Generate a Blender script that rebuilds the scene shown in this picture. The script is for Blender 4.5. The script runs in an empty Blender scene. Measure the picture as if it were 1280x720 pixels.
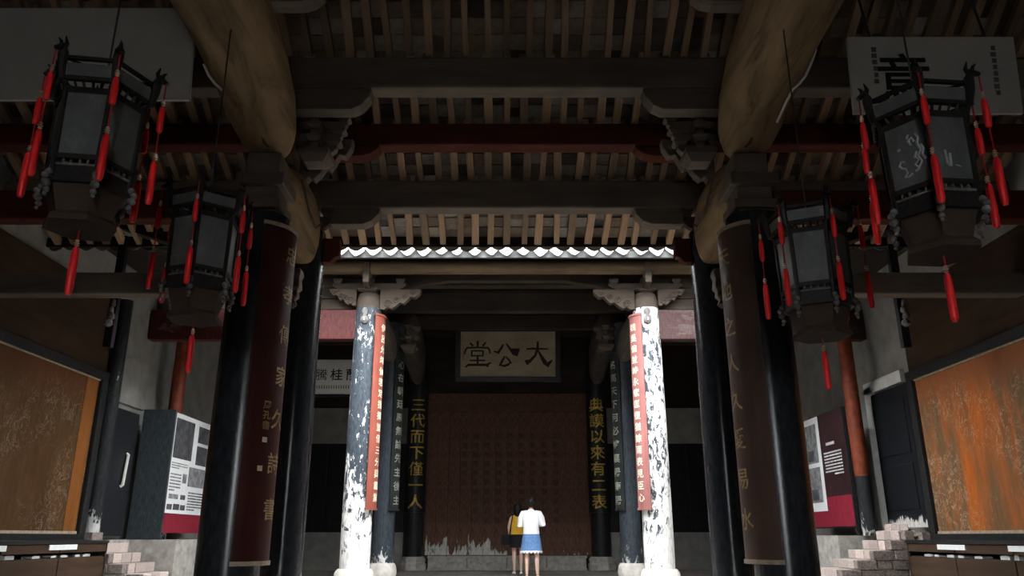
import bpy, bmesh, math, random
from mathutils import Vector, Matrix
random.seed(7)
R = math.radians
SC = bpy.context.scene
COL = SC.collection

# ------------------------------------------------------------------ camera
TH = R(17.7); FPX = 975.0; CX = 634.0; CZ = 0.84
cam = bpy.data.cameras.new('camera'); camo = bpy.data.objects.new('camera', cam); COL.objects.link(camo)
camo.location = (0, 0, CZ); camo.rotation_euler = (math.pi/2 + TH, 0, 0)
cam.sensor_width = 36.0; cam.lens = FPX/1280*36.0; cam.shift_x = (640-CX)/1280.0
cam.clip_start = 0.05; cam.clip_end = 200
SC.camera = camo

# ------------------------------------------------------------------ sky, exposure
SKY = 26.0
w = bpy.data.worlds.new('overcast_sky'); SC.world = w; w.use_nodes = True
bg = w.node_tree.nodes['Background']; bg.inputs[0].default_value = (0.93, 0.97, 1.0, 1); bg.inputs[1].default_value = SKY
SC.view_settings.view_transform = 'Standard'; SC.view_settings.look = 'None'
SC.view_settings.gamma = 1.0; SC.view_settings.use_curve_mapping = False
SC.view_settings.exposure = 0.0
SC.cycles.max_bounces = 8; SC.cycles.diffuse_bounces = 6; SC.cycles.glossy_bounces = 3
SC.cycles.use_denoising = True
SC.cycles.sample_clamp_indirect = 6.0
# no lamps: all light is the open sky, through the skywell and the entrance behind the viewer

# ------------------------------------------------------------------ pixel helpers
ST, CT = math.sin(TH), math.cos(TH)
def S(py):
    v = (360-py)/FPX
    return (ST+v*CT)/(CT-v*ST)
def ZP(py, Y): return CZ + S(py)*Y
def XP(px, py, Y):
    v = (360-py)/FPX
    return (px-CX)/FPX*Y/(CT-v*ST)

# ------------------------------------------------------------------ mesh helpers
class MB:
    def __init__(s): s.V = []; s.F = []
    def add(s, vs, fs):
        b = len(s.V); s.V += [tuple(v) for v in vs]; s.F += [tuple(i+b for i in f) for f in fs]; return s
    def box(s, x0, x1, y0, y1, z0, z1, m=None):
        vs = [Vector(p) for p in ((x0,y0,z0),(x1,y0,z0),(x1,y1,z0),(x0,y1,z0),(x0,y0,z1),(x1,y0,z1),(x1,y1,z1),(x0,y1,z1))]
        if m is not None: vs = [m @ v for v in vs]
        return s.add(vs, [(0,3,2,1),(4,5,6,7),(0,1,5,4),(1,2,6,5),(2,3,7,6),(3,0,4,7)])
    def loft(s, rings, cap=True):
        n = len(rings[0]); vs = [p for r in rings for p in r]; fs = []
        for i in range(len(rings)-1):
            for j in range(n):
                k = (j+1) % n
                fs.append((i*n+j, i*n+k, (i+1)*n+k, (i+1)*n+j))
        if cap:
            fs.append(tuple(range(n-1, -1, -1))); b = (len(rings)-1)*n; fs.append(tuple(range(b, b+n)))
        return s.add(vs, fs)
    def lathe(s, prof, n=24, c=(0,0,0), sx=1, sy=1, ph=0):
        return s.loft([[(c[0]+r*sx*math.cos(ph+2*math.pi*j/n), c[1]+r*sy*math.sin(ph+2*math.pi*j/n), c[2]+z) for j in range(n)] for r, z in prof])
    def tube(s, pts, rad, n=8):
        pts = [Vector(p) for p in pts]; rings = []
        up = None
        for i, p in enumerate(pts):
            t = (pts[min(i+1, len(pts)-1)]-pts[max(i-1, 0)]).normalized()
            if up is None:
                a = Vector((0,0,1)) if abs(t.z) < .9 else Vector((1,0,0))
                up = (a - t*a.dot(t)).normalized()
            else:
                up = (up - t*up.dot(t)).normalized()
            b = t.cross(up); r = rad[i] if isinstance(rad, (list, tuple)) else rad
            rings.append([p+up*(r*math.cos(2*math.pi*j/n))+b*(r*math.sin(2*math.pi*j/n)) for j in range(n)])
        return s.loft(rings)
    def prism(s, poly, f, d0, d1):
        """polygon (a,b) extruded over d; f(a,b,d)->xyz"""
        n = len(poly)
        vs = [f(a, b, d0) for a, b in poly]+[f(a, b, d1) for a, b in poly]
        fs = [tuple(range(n-1, -1, -1)), tuple(range(n, 2*n))]+[(i, (i+1) % n, n+(i+1) % n, n+i) for i in range(n)]
        return s.add(vs, fs)
    def mesh(s, name, smooth=False):
        m = bpy.data.meshes.new(name); m.from_pydata(s.V, [], s.F)
        bm = bmesh.new(); bm.from_mesh(m); bmesh.ops.recalc_face_normals(bm, faces=bm.faces); bm.to_mesh(m); bm.free()
        if smooth:
            for p in m.polygons: p.use_smooth = True
        m.update(); return m
    def build(s, name, mat, parent=None, smooth=False, loc=None, bevel=0):
        m = s.mesh(name, smooth); return mobj(name, m, mat, parent, loc, bevel, smooth)

def mobj(name, m, mat, parent=None, loc=None, bevel=0, smooth=False):
    if mat is not None and not m.materials: m.materials.append(mat)
    o = bpy.data.objects.new(name, m); COL.objects.link(o)
    if parent is not None: o.parent = parent
    if loc is not None: o.location = loc
    if bevel:
        b = o.modifiers.new('bevel', 'BEVEL'); b.width = bevel; b.segments = 2; b.limit_method = 'ANGLE'; b.angle_limit = R(40)
    if smooth:
        e = o.modifiers.new('split', 'EDGE_SPLIT'); e.split_angle = R(50)
    return o
def tag(o, label=None, cat=None, group=None, kind=None):
    if label: o['label'] = label
    if cat: o['category'] = cat
    if group: o['group'] = group
    if kind: o['kind'] = kind
    return o
def thing(name, label, cat, loc=(0,0,0), rotz=0, group=None):
    o = bpy.data.objects.new(name, None); COL.objects.link(o); o.empty_display_size = .1
    o.location = loc; o.rotation_euler = (0, 0, rotz); tag(o, label, cat, group); return o
def struct(o): o['kind'] = 'structure'; return o
def copy_tree(o, parent=None):
    c = o.copy(); COL.objects.link(c); c.parent = parent
    for ch in list(o.children): copy_tree(ch, c)
    return c
def box(x0, x1, y0, y1, z0, z1): return MB().box(x0, x1, y0, y1, z0, z1)

# ------------------------------------------------------------------ materials
class NT:
    def __init__(s, name):
        s.m = bpy.data.materials.new(name); s.m.use_nodes = True; s.t = s.m.node_tree
        s.b = s.t.nodes['Principled BSDF']; s.coord = None
    def n(s, typ, **kw):
        x = s.t.nodes.new(typ)
        for k, v in kw.items():
            if k.startswith('i_'): x.inputs[k[2:]].default_value = v
            else: setattr(x, k, v)
        return x
    def l(s, a, b): s.t.links.new(a, b)
    def co(s, scale=(1,1,1)):
        if s.coord is None: s.coord = s.n('ShaderNodeTexCoord')
        mp = s.n('ShaderNodeMapping'); mp.inputs['Scale'].default_value = scale
        s.l(s.coord.outputs['Object'], mp.inputs['Vector']); return mp.outputs[0]
    def noise(s, scale, stretch=(1,1,1), detail=4, rough=.6, dist=0):
        x = s.n('ShaderNodeTexNoise'); x.inputs['Scale'].default_value = scale; x.inputs['Detail'].default_value = detail
        x.inputs['Roughness'].default_value = rough; x.inputs['Distortion'].default_value = dist
        s.l(s.co(stretch), x.inputs['Vector']); return x.outputs['Fac']
    def ramp(s, fac, stops, interp='LINEAR'):
        x = s.n('ShaderNodeValToRGB'); x.color_ramp.interpolation = interp; e = x.color_ramp.elements
        while len(e) < len(stops): e.new(.5)
        for el, (p, c) in zip(e, stops): el.position = p; el.color = (*c, 1) if len(c) == 3 else c
        s.l(fac, x.inputs[0]); return x.outputs[0]
    def math(s, op, a, b=None, clamp=False):
        x = s.n('ShaderNodeMath', operation=op); x.use_clamp = clamp
        for i, v in enumerate((a, b)):
            if v is None: continue
            if isinstance(v, (int, float)): x.inputs[i].default_value = v
            else: s.l(v, x.inputs[i])
        return x.outputs[0]
    def mix(s, fac, a, b, mode='MIX'):
        x = s.n('ShaderNodeMix', data_type='RGBA', blend_type=mode)
        for i, v in ((0, fac), (6, a), (7, b)):
            if isinstance(v, (int, float)): x.inputs[i].default_value = v
            elif isinstance(v, tuple): x.inputs[i].default_value = (*v, 1)
            else: s.l(v, x.inputs[i])
        return x.outputs[2]
    def out(s, col, rough=.7, bump=None, bd=.3, dist=.01, metal=0, spec=.5):
        if isinstance(col, tuple): s.b.inputs['Base Color'].default_value = (*col, 1)
        else: s.l(col, s.b.inputs['Base Color'])
        if isinstance(rough, (int, float)): s.b.inputs['Roughness'].default_value = rough
        else: s.l(rough, s.b.inputs['Roughness'])
        s.b.inputs['Metallic'].default_value = metal; s.b.inputs['Specular IOR Level'].default_value = spec
        if bump is not None:
            x = s.n('ShaderNodeBump'); x.inputs['Strength'].default_value = bd; x.inputs['Distance'].default_value = dist
            s.l(bump, x.inputs['Height']); s.l(x.outputs[0], s.b.inputs['Normal'])
        return s.m
    def rnd(s):
        a = s.n('ShaderNodeObjectInfo').outputs['Random']; g = s.n('ShaderNodeNewGeometry').outputs['Random Per Island']
        return s.math('FRACT', s.math('ADD', a, g))
def sc3(c, k): return tuple(min(1, v*k) for v in c)
def wood(name, c, axis='x', rough=.75, var=.5, rnd=False, spec=.12):
    t = NT(name); st = {'x': (.12, 1, 1), 'y': (1, .12, 1), 'z': (1, 1, .12)}[axis]
    f = t.noise(7, st, 6, .65, .6); g = t.noise(1.3, (1,1,1), 3)
    col = t.ramp(f, [(.3, sc3(c, 1-var)), (.5, c), (.72, sc3(c, 1+var*.6))])
    col = t.mix(t.ramp(g, [(.35, (0,0,0)), (.7, (.55,.55,.55))]), col, sc3(c, .45))
    if rnd:
        col = t.mix(.85, col, t.ramp(t.rnd(), [(0, (.35,.35,.35)), (.5, (.8,.76,.7)), (1, (1.25,1.15,1.05))]), 'MULTIPLY')
    return t.out(col, rough, f, .35, .01, spec=spec)
def plain(name, c, rough=.6, var=.15, scale=12, metal=0, spec=.2):
    t = NT(name); f = t.noise(scale)
    return t.out(t.ramp(f, [(.3, sc3(c, 1-var)), (.7, sc3(c, 1+var))]), rough, f, .1, .003, metal, spec)
def peel(name, base, under, lo, hi, h, rough=.35, scale=7, stretch=(1,1,.45), spec=.15):
    """painted timber: paint `base`, bare `under` showing where it has flaked; lo/hi = flaked amount at height h / at the foot"""
    t = NT(name); sp = t.n('ShaderNodeSeparateXYZ'); t.l(t.co(), sp.inputs[0])
    mr = t.n('ShaderNodeMapRange'); t.l(sp.outputs[2], mr.inputs[0])
    for i, v in ((1, 0), (2, h), (3, hi), (4, lo)): mr.inputs[i].default_value = v
    ri = t.n('ShaderNodeObjectInfo'); sh = t.n('ShaderNodeVectorMath', operation='ADD'); t.l(t.coord.outputs['Object'], sh.inputs[0])
    cmb = t.n('ShaderNodeCombineXYZ'); t.l(t.math('MULTIPLY', ri.outputs['Random'], 37.0), cmb.inputs[0]); t.l(cmb.outputs[0], sh.inputs[1])
    def nz(sc_, st_, dt, rg, ds):
        mp = t.n('ShaderNodeMapping'); mp.inputs['Scale'].default_value = st_; t.l(sh.outputs[0], mp.inputs['Vector'])
        x = t.n('ShaderNodeTexNoise'); x.inputs['Scale'].default_value = sc_; x.inputs['Detail'].default_value = dt; x.inputs['Roughness'].default_value = rg; x.inputs['Distortion'].default_value = ds
        t.l(mp.outputs[0], x.inputs['Vector']); return x.outputs['Fac']
    f = nz(scale, stretch, 9, .72, .5); big = nz(1.6, (1,1,.5), 2, .6, 0)
    amt = t.math('ADD', f, t.math('MULTIPLY', t.math('SUBTRACT', big, .5), .35)); amt = t.math('ADD', amt, mr.outputs[0])
    msk = t.ramp(amt, [(.495, (0,0,0)), (.53, (1,1,1))])
    fine = t.noise(30, (1,1,.3), 4)
    bc = t.ramp(fine, [(.3, sc3(base, .6)), (.75, sc3(base, 1.5))])
    uc = t.ramp(fine, [(.25, sc3(under, .55)), (.6, under)])
    return t.out(t.mix(msk, bc, uc), t.math('ADD', t.math('MULTIPLY', msk, .45), rough), msk, .4, .004, spec=spec)

M = {}
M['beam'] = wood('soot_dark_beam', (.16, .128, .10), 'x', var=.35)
M['beam_red'] = wood('red_brown_beam', (.085, .022, .014), 'x', var=.4)
M['beam_y'] = wood('old_log', (.26, .175, .095), 'y', var=.7)
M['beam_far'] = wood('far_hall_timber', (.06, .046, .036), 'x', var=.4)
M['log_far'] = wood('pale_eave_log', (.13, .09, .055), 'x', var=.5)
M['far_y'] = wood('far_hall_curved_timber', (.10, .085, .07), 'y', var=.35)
M['rafter'] = wood('rafter_wood', (.44, .31, .21), 'y', var=.35, rnd=True)
M['bracket'] = wood('bracket_wood', (.16, .125, .10), 'x', var=.4)
M['bracket_dark'] = wood('dark_bracket_wood', (.09, .07, .055), 'x', var=.4)
M['board_dark'] = wood('dark_board', (.035, .026, .02), 'x', var=.4)
M['board_brown'] = wood('brown_boarding', (.06, .035, .022), 'y', var=.4)
M['screen'] = wood('red_brown_screen', (.11, .058, .035), 'z', var=.25)
M['black_wood'] = plain('black_lacquer', (.016, .017, .02), .3, .5, 25)
M['frame_black'] = plain('grey_black_paint', (.017, .017, .017), .45, .5, 30)
M['plaster'] = plain('old_lime_plaster', (.26, .25, .23), .9, .2, 3)
M['plaster_white'] = plain('white_plaster', (.62, .61, .58), .9, .15, 5)
M['white_board'] = plain('white_sign_board', (.50, .49, .46), .7, .06, 4)
M['ink'] = plain('black_ink', (.012, .011, .01), .6, .2)
M['ink_grey'] = plain('grey_ink', (.12, .12, .12), .6, .2)
M['tan_board'] = wood('tan_name_board', (.36, .29, .20), 'x', var=.2)
M['name_ink'] = plain('dark_brown_carved_ink', (.03, .014, .009), .6, .3)
M['gold'] = plain('worn_gold_leaf', (.52, .34, .07), .45, .4, 20, .2)
M['gold_faded'] = plain('faded_gold_leaf', (.33, .22, .10), .55, .5, 20, .1)
M['cream_ink'] = plain('cream_lettering', (.75, .68, .52), .6, .2)
M['grey_letter'] = plain('grey_green_lettering', (.30, .31, .25), .6, .3)
M['red_board'] = wood('red_lacquered_board', (.26, .075, .052), 'z', var=.25, rough=.4)
M['red_board_pale'] = wood('faded_red_board', (.30, .12, .11), 'z', var=.25, rough=.4)
M['board_maroon'] = wood('maroon_board', (.060, .018, .015), 'z', var=.3, rough=.4)
M['board_umber'] = wood('umber_board', (.095, .060, .047), 'z', var=.25, rough=.35)
M['board_blackgreen'] = wood('black_green_board', (.026, .030, .028), 'z', var=.3, rough=.4)
M['stone'] = plain('grey_stone', (.33, .31, .28), .85, .3, 9)
M['stone_pale'] = plain('pale_stone', (.55, .51, .46), .85, .2, 9)
M['scrape_red'] = peel('red_paint_worn_white', (.060, .015, .0135), (.15, .09, .08), -.10, -.10, 1, .5, 3, (.35,1,1.6))
M['scrape_pink'] = peel('faded_red_paint', (.055, .027, .026), (.10, .072, .068), -.06, -.06, 1, .5, 3, (.35,1,1.6))
BLK = (.020, .023, .027); WHT = (.80, .79, .76)
M['col_near'] = peel('black_column_paint', BLK, (.40, .40, .38), -.30, -.10, 1.1, .24, spec=.35)
M['col_mid'] = peel('black_column_paint_chipped', BLK, (.55, .54, .51), -.30, -.03, 1.3, .20, spec=.5)
M['col_flaked'] = peel('black_paint_flaking_to_white', (.045, .055, .066), WHT, -.07, .17, 2.3, .40, 13)
M['col_bare'] = peel('white_column_with_scraps_of_paint', (.05, .06, .07), WHT, .045, .17, 1.6, .5, 14)
M['col_rear_l'] = peel('black_column_paint_rear_flaked', (.035, .042, .05), (.6, .58, .56), -.25, .13, 1.1, .35, 9)
M['col_rear'] = peel('black_column_paint_rear', (.035, .042, .05), (.5, .48, .46), -.22, -.02, 1.0, .35)
M['col_back'] = peel('black_column_paint_back', (.018, .018, .018), (.3, .3, .28), -.3, -.2, 1.0, .35)
M['post'] = peel('black_post_paint', (.02, .022, .024), (.5, .5, .48), -.2, .05, .6, .4)
M['red_post'] = plain('orange_red_paint', (.17, .038, .018), .5, .3, 8)
M['panel_end'] = peel('grey_black_panel_paint', (.034, .041, .045), (.4,.4,.39), -.20, -.14, 1, .45, 5, (1,1,.6))
M['door_black'] = peel('black_door_paint', (.010, .011, .013), (.62, .60, .56), -.6, .20, .42, .45, 9, (1,1.2,.3))
def t_tile():
    t = NT('thin_ceiling_tile'); f = t.noise(14)
    c = t.ramp(t.rnd(), [(0, (.05,.036,.026)), (.3, (.15,.11,.08)), (.6, (.23,.165,.11)), (.85, (.27,.24,.20)), (1, (.40,.36,.31))])
    return t.out(t.mix(.5, c, t.ramp(f, [(.3,(.4,.4,.4)),(.7,(1.2,1.2,1.2))]), 'MULTIPLY'), .85, f, .3, .005)
M['tile'] = t_tile()
M['roof_tile'] = plain('grey_roof_tile', (.10, .10, .10), .85, .4, 9)
M['drip'] = plain('limewashed_drip_tile', (.80, .80, .77), .7, .08, 9)
M['fascia'] = plain('grey_weathered_fascia', (.10, .10, .096), .8, .35, 6)
M['silk'] = NT('red_silk').out((.86, .018, .022), .45, spec=.4)
M['silk_cord'] = NT('dark_red_cord').out((.45, .012, .02), .6)
M['bead'] = NT('silvered_bead').out((.75, .62, .45), .3, metal=.6)
M['lantern_wood'] = plain('dark_lantern_wood', (.022, .020, .019), .45, .4, 30)
M['lantern_carve'] = plain('grey_carved_wood', (.15, .142, .135), .7, .4, 30)
M['lantern_base'] = wood('lantern_bottom_board', (.075, .05, .036), 'x', var=.3)
def t_pane():
    t = NT('grey_painted_glass'); f = t.noise(9, (1,1,.6), 6, .65)
    return t.out(t.ramp(f, [(.35, (.085,.092,.088)), (.6, (.13,.137,.13)), (.75, (.22,.228,.21))]), .3)
M['pane'] = t_pane()
M['pane_art'] = plain('white_glass_painting', (.42, .45, .45), .5, .3, 20)
M['wire'] = NT('grey_wire').out((.05, .05, .05), .5)
M['conduit'] = NT('white_conduit').out((.72, .70, .64), .4)
M['paper'] = plain('white_paper', (.72, .73, .72), .7, .05)
M['photo_dark'] = plain('dark_photograph_print', (.07, .07, .075), .5, .7, 6)
M['photo_mid'] = plain('grey_photograph_print', (.2, .2, .205), .5, .6, 9)
M['poster_red'] = plain('crimson_print', (.23, .018, .035), .5, .2)
M['poster_dark'] = plain('black_red_print', (.035, .016, .018), .5, .5, 2)
M['print_pale'] = plain('pale_print', (.55, .55, .54), .6, .05)
def t_panel(name, c1, c2, c3, scr, top, orange_lo, orange_hi):
    t = NT(name); sp = t.n('ShaderNodeSeparateXYZ'); t.l(t.co(), sp.inputs[0])
    st = t.noise(1.9, (1, 1, .16), 3, .5, .25); fine = t.noise(14, (1,1,.25), 5, .7)
    col = t.ramp(st, [(orange_lo, c1), (orange_hi, c2), (orange_hi+.2, c3)])
    col = t.mix(.45, col, t.ramp(fine, [(.3,(.45,.45,.45)),(.7,(1.3,1.3,1.3))]), 'MULTIPLY')
    li = t.noise(3.4, (1,1,1), 4, .6, 1.4); ln = t.math('ABSOLUTE', t.math('SUBTRACT', li, .5))
    li2 = t.noise(6.5, (1,1,.6), 3, .55, 1.0); ln2 = t.math('ABSOLUTE', t.math('SUBTRACT', li2, .52))
    k = t.math('MINIMUM', ln, ln2); k = t.ramp(k, [(.004, (1,1,1)), (.014, (0,0,0))])
    zone = t.ramp(t.noise(.9, (1,1,1), 2), [(.44, (0,0,0)), (.58, (1,1,1))])
    col = t.mix(t.math('MULTIPLY', t.math('MULTIPLY', k, zone), .75), col, scr)
    mr = t.n('ShaderNodeMapRange'); t.l(t.math('ADD', sp.outputs[2], t.math('MULTIPLY', fine, .35)), mr.inputs[0]); mr.inputs[1].default_value = 1.85; mr.inputs[2].default_value = 2.15
    col = t.mix(t.math('MULTIPLY', mr.outputs[0], .8), col, top)
    return t.out(col, .5, fine, .15, .004, spec=.12)
M['panel_orange'] = t_panel('orange_streaked_board', (.36,.092,.015), (.14,.083,.044), (.38,.10,.017), (.40,.27,.17), (.24,.075,.028), .40, .56)
M['panel_brown'] = t_panel('dull_brown_board', (.058,.027,.011), (.074,.037,.016), (.10,.047,.017), (.21,.15,.10), (.085,.032,.013), .35, .55)
M['panel_strip'] = wood('orange_edge_strip', (.21, .075, .018), 'z', var=.3)
M['pale_edge'] = plain('worn_pale_edge', (.34, .27, .20), .7, .3, 20)
def t_steps(name, c, var):
    t = NT(name); f = t.noise(38, (1,1,1), 4, .7)
    col = t.mix(.7, t.ramp(t.rnd(), [(0, sc3(c, .7)), (1, sc3(c, 1.2))]), t.ramp(f, [(.35, (1-var,)*3), (.65, (1+var*.5,)*3)]), 'MULTIPLY')
    return t.out(col, .9, f, .5, .01)
M['step'] = t_steps('pinkish_step_stone', (.52, .43, .385), .35)
M['rubble'] = t_steps('dark_rubble_stone', (.23, .185, .165), .8)
M['skin'] = NT('skin').out((.62, .40, .31), .5)
M['skin'].node_tree.nodes['Principled BSDF'].inputs['Subsurface Weight'].default_value = .05
M['hair'] = plain('black_hair', (.012, .010, .009), .4, .4, 60)
M['blouse'] = plain('white_cotton', (.88, .87, .86), .85, .03, 8)
M['denim'] = plain('blue_denim', (.13, .24, .46), .85, .25, 40)
M['lace'] = plain('white_lace', (.85, .84, .82), .9, .1, 50)
M['mustard'] = plain('mustard_knit', (.58, .33, .03), .85, .12, 20)
M['black_cloth'] = plain('black_cloth', (.012, .012, .014), .85, .2, 20)
M['shoe'] = plain('white_shoe', (.6, .58, .55), .6, .1)
M['phone'] = NT('black_phone').out((.02, .02, .022), .2)

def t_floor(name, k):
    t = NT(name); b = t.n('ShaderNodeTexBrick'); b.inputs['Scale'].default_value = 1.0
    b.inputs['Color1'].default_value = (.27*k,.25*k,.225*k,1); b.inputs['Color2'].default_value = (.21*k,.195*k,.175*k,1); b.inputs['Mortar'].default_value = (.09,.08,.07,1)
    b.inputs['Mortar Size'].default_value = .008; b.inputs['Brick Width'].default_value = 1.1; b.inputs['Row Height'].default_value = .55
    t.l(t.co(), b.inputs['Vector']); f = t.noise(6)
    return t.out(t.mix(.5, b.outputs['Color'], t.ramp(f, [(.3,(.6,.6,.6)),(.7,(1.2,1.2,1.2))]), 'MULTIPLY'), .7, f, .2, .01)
M['floor'] = t_floor('stone_paving', 1); M['floor_dark'] = t_floor('dark_stone_paving', .55); M['floor_pale'] = t_floor('pale_courtyard_paving', 1.75)  # dark and pale tones invented for unseen floors, to steer bounced light

# ------------------------------------------------------------------ lettering
TXT = {
 'd5L': '三代而下僅一人', 'd5R': '典謨以來有二表',
 'd3L': '伊呂允堪儔若定指揮豈僅三分興霸業', 'd3R': '魏吳偏並峙永懷匡復猶餘兩表見臣心',
 'd4L': '心在朝廷原無論先主後主', 'd4R': '名高天下何必辨襄陽南陽',
 'd1L': '忠孝傳家久詩書', 'd1R': '天地之人久愛易水', 'sig': '周孔書',
 'orchid': '芳騰桂蘭', 'yi': '意',
 'wall': '夫君子之行靜以修身儉以養德非澹泊無以明志非寧靜無以致遠夫學須靜也才須學也非學無以廣才非志無以成學淫慢則不能勵精險躁則不能治性年與時馳意與日去遂成枯落多不接世悲守窮廬將復何及',
}
GL = {}; GOFF = {c: 0.0 for c in '偏傳僅養騰魏'}
def make_glyphs():
    obs = {}
    for ch in sorted(set(''.join(TXT.values())+'國')):
        c = bpy.data.curves.new('g', 'FONT'); c.body = ch; c.size = 1; c.resolution_u = 2; c.offset = GOFF.get(ch, .012)
        o = bpy.data.objects.new('g', c); COL.objects.link(o); obs[ch] = o
    dg = bpy.context.evaluated_depsgraph_get()
    for ch, o in obs.items():
        m = bpy.data.meshes.new_from_object(o.evaluated_get(dg))
        bm = bmesh.new(); bm.from_mesh(m); bmesh.ops.triangulate(bm, faces=bm.faces)
        for lim in (.4, .2, .13):
            ed = [e for e in bm.edges if e.calc_length() > lim]
            if ed: bmesh.ops.subdivide_edges(bm, edges=ed, cuts=1); bmesh.ops.triangulate(bm, faces=bm.faces)
        bm.verts.index_update()
        GL[ch] = ([v.co.copy() for v in bm.verts], [tuple(v.index for v in f.verts) for f in bm.faces]); bm.free()
        bpy.data.meshes.remove(m)
    for o in obs.values():
        c = o.data; bpy.data.objects.remove(o); bpy.data.curves.remove(c)
    vs = GL['國'][0]; x0 = min(v.x for v in vs); x1 = max(v.x for v in vs); y0 = min(v.y for v in vs); y1 = max(v.y for v in vs)
    k = 1/max(x1-x0, y1-y0)
    for ch in GL: GL[ch] = ([((v.x-(x0+x1)/2)*k, (v.y-(y0+y1)/2)*k) for v in GL[ch][0]], GL[ch][1])
make_glyphs()
def glyph(mb, ch, cx, cy, size, f, sy=1.0):
    """flat print of one character; f(a,b) -> xyz on the surface"""
    vs, fs = GL[ch]; mb.add([f(cx+x*size, cy+y*size*sy) for x, y in vs], fs)
def ribbon(mb, pts, ws, f):
    """brush stroke: polyline with widths, a raised flat ribbon; f(a,b,d)"""
    P = [Vector(p) for p in pts]; L = []; Rr = []
    for i, p in enumerate(P):
        t = (P[min(i+1, len(P)-1)]-P[max(i-1, 0)]).normalized(); n = Vector((-t.y, t.x))*ws[i]/2
        L.append(p+n); Rr.append(p-n)
    poly = [(v.x, v.y) for v in L]+[(v.x, v.y) for v in reversed(Rr)]
    mb.prism(poly, f, 0, 1)

# ------------------------------------------------------------------ key dimensions
XC = 2.345; D1, D2, D3, D4, D5 = 6.94, 8.58, 12.7, 15.5, 20.5
FZ = 0.05                                           # floor of the far hall
def roof_z(Y):                                      # underside of the near hall roof, sloping down to the courtyard
    if Y >= 7.15: return 4.905-.5*(Y-8.6)
    return 5.63+.66*(7.15-Y)
EAVE_Y = 9.52; RIDGE_Y = 3.6
SIDES = ((-1, 'beside the dull brown wall panel', 'L'), (1, 'beside the orange-streaked wall panel', 'R'))

# ================================================================== SETTING
struct(box(-6.2, 6.2, -4.2, 9.3, -.2, 0).build('floor', M['floor_dark']))  # out of view, kept dark so less light bounces up
struct(box(-6.2, 6.2, 9.3, 12.2, -.2, 0).build('floor', M['floor_pale']))  # unseen separate slab, made pale to bounce skylight onto the rafters
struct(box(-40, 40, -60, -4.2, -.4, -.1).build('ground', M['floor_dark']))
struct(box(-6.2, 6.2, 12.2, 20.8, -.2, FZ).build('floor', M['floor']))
for s, nm in ((-1, 'wall_left'), (1, 'wall_right')):
    struct(box(*sorted((s*6.0, s*6.3)), -4.2, 21.1, -.2, 8.2).build(nm, M['plaster']))
mb = MB(); mb.box(-6.3, -.52, -4.2, -4, -.2, 8.2); mb.box(.52, 6.3, -4.2, -4, -.2, 8.2); mb.box(-.52, .52, -4.2, -4, 3.4, 8.2)
struct(mb.build('wall_front', M['board_brown']))
struct(box(-6.3, 6.3, 20.85, 21.1, -.2, 8.2).build('wall_back', M['board_dark']))
# bands of the back wall in the far hall's side bays: plaster above, black doors, pale footing
n = 0
for s, where, sd in SIDES:
    x0, x1 = sorted((s*2.62, s*6.0))
    n += 1; struct(box(x0, x1, 20.70, 20.85, 3.17, 4.1).build('trim_%d' % n, M['plaster']))
    n += 1; struct(box(x0, x1, 20.62, 20.85, FZ, .95).build('trim_%d' % n, M['plaster']))
    d = struct(box(x0, x1, 20.74, 20.85, .95, 3.17).build('door_%d' % (1 if s < 0 else 2), M['black_wood']))
    for k in range(5):
        xa = x0+(x1-x0)*k/5
        box(xa+.03, xa+(x1-x0)/5-.03, 20.70, 20.74, .99, 3.13).build('door_leaf', M['black_wood'], d, bevel=.008)

# ---- near hall roof
YS = [EAVE_Y, 8.6, 7.88, 7.15, 6.3, RIDGE_Y]
prof = [(y, roof_z(y)+.13) for y in YS] + [(-4.1, 4.6)]
poly = prof + [(y, z+.14) for y, z in reversed(prof)]
ceiling = struct(MB().prism(poly, lambda a, b, d: (d, a, b), -6.25, 6.25).build('ceiling', M['roof_tile']))
tag(ceiling, 'near hall roof of rafters and thin tiles sloping down to the courtyard')
PITCH = .2085
def slope_m(Y): return -.5 if Y >= 7.15 else -.66
rmesh = {}
nx = int(12.2/PITCH)
for i, (ya, yb) in enumerate(((9.52, 8.6), (8.6, 7.88), (7.88, 7.15), (7.15, 6.3))):
    za, zb = roof_z(ya), roof_z(yb+1e-6); L = math.hypot(ya-yb, zb-za); ang = math.atan2(zb-za, yb-ya)
    m = MB()
    for (wv, zz) in ((.0425, 0),):
        m.box(-wv, wv, -.02, L+.06, .0, .085)
    rmesh[i] = m.mesh('rafter')
    rmesh[i].materials.append(M['rafter'])
    for k in range(-28, 29):
        if i == 3 and abs(k) > 28: continue
        x = k*PITCH+random.uniform(-.022, .022)
        o = mobj('rafter', rmesh[i], None, ceiling, (x, ya, za+.01+random.uniform(-.008, .008)))
        a = math.atan2(zb-za, -(yb-ya))
        o.rotation_euler = (a, random.uniform(-.06, .06), math.pi+random.uniform(-.03, .03)); o.scale = (random.uniform(.72, 1.12), 1, random.uniform(.8, 1.05))
# upper rafters, only glimpsed
mb = MB()
ya, yb = 6.3, RIDGE_Y; za, zb = roof_z(ya), roof_z(yb); Lr = math.hypot(ya-yb, zb-za); aa = math.atan2(zb-za, ya-yb)
for k in range(-28, 29):
    mt = Matrix.Translation((k*PITCH, ya, za+.01)) @ Matrix.Rotation(math.pi, 4, 'Z') @ Matrix.Rotation(aa, 4, 'X')
    mb.box(-.04, .04, 0, Lr, 0, .085, mt)
tag(mb.build('upper_rafters', M['rafter'], ceiling), kind='stuff')
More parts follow.
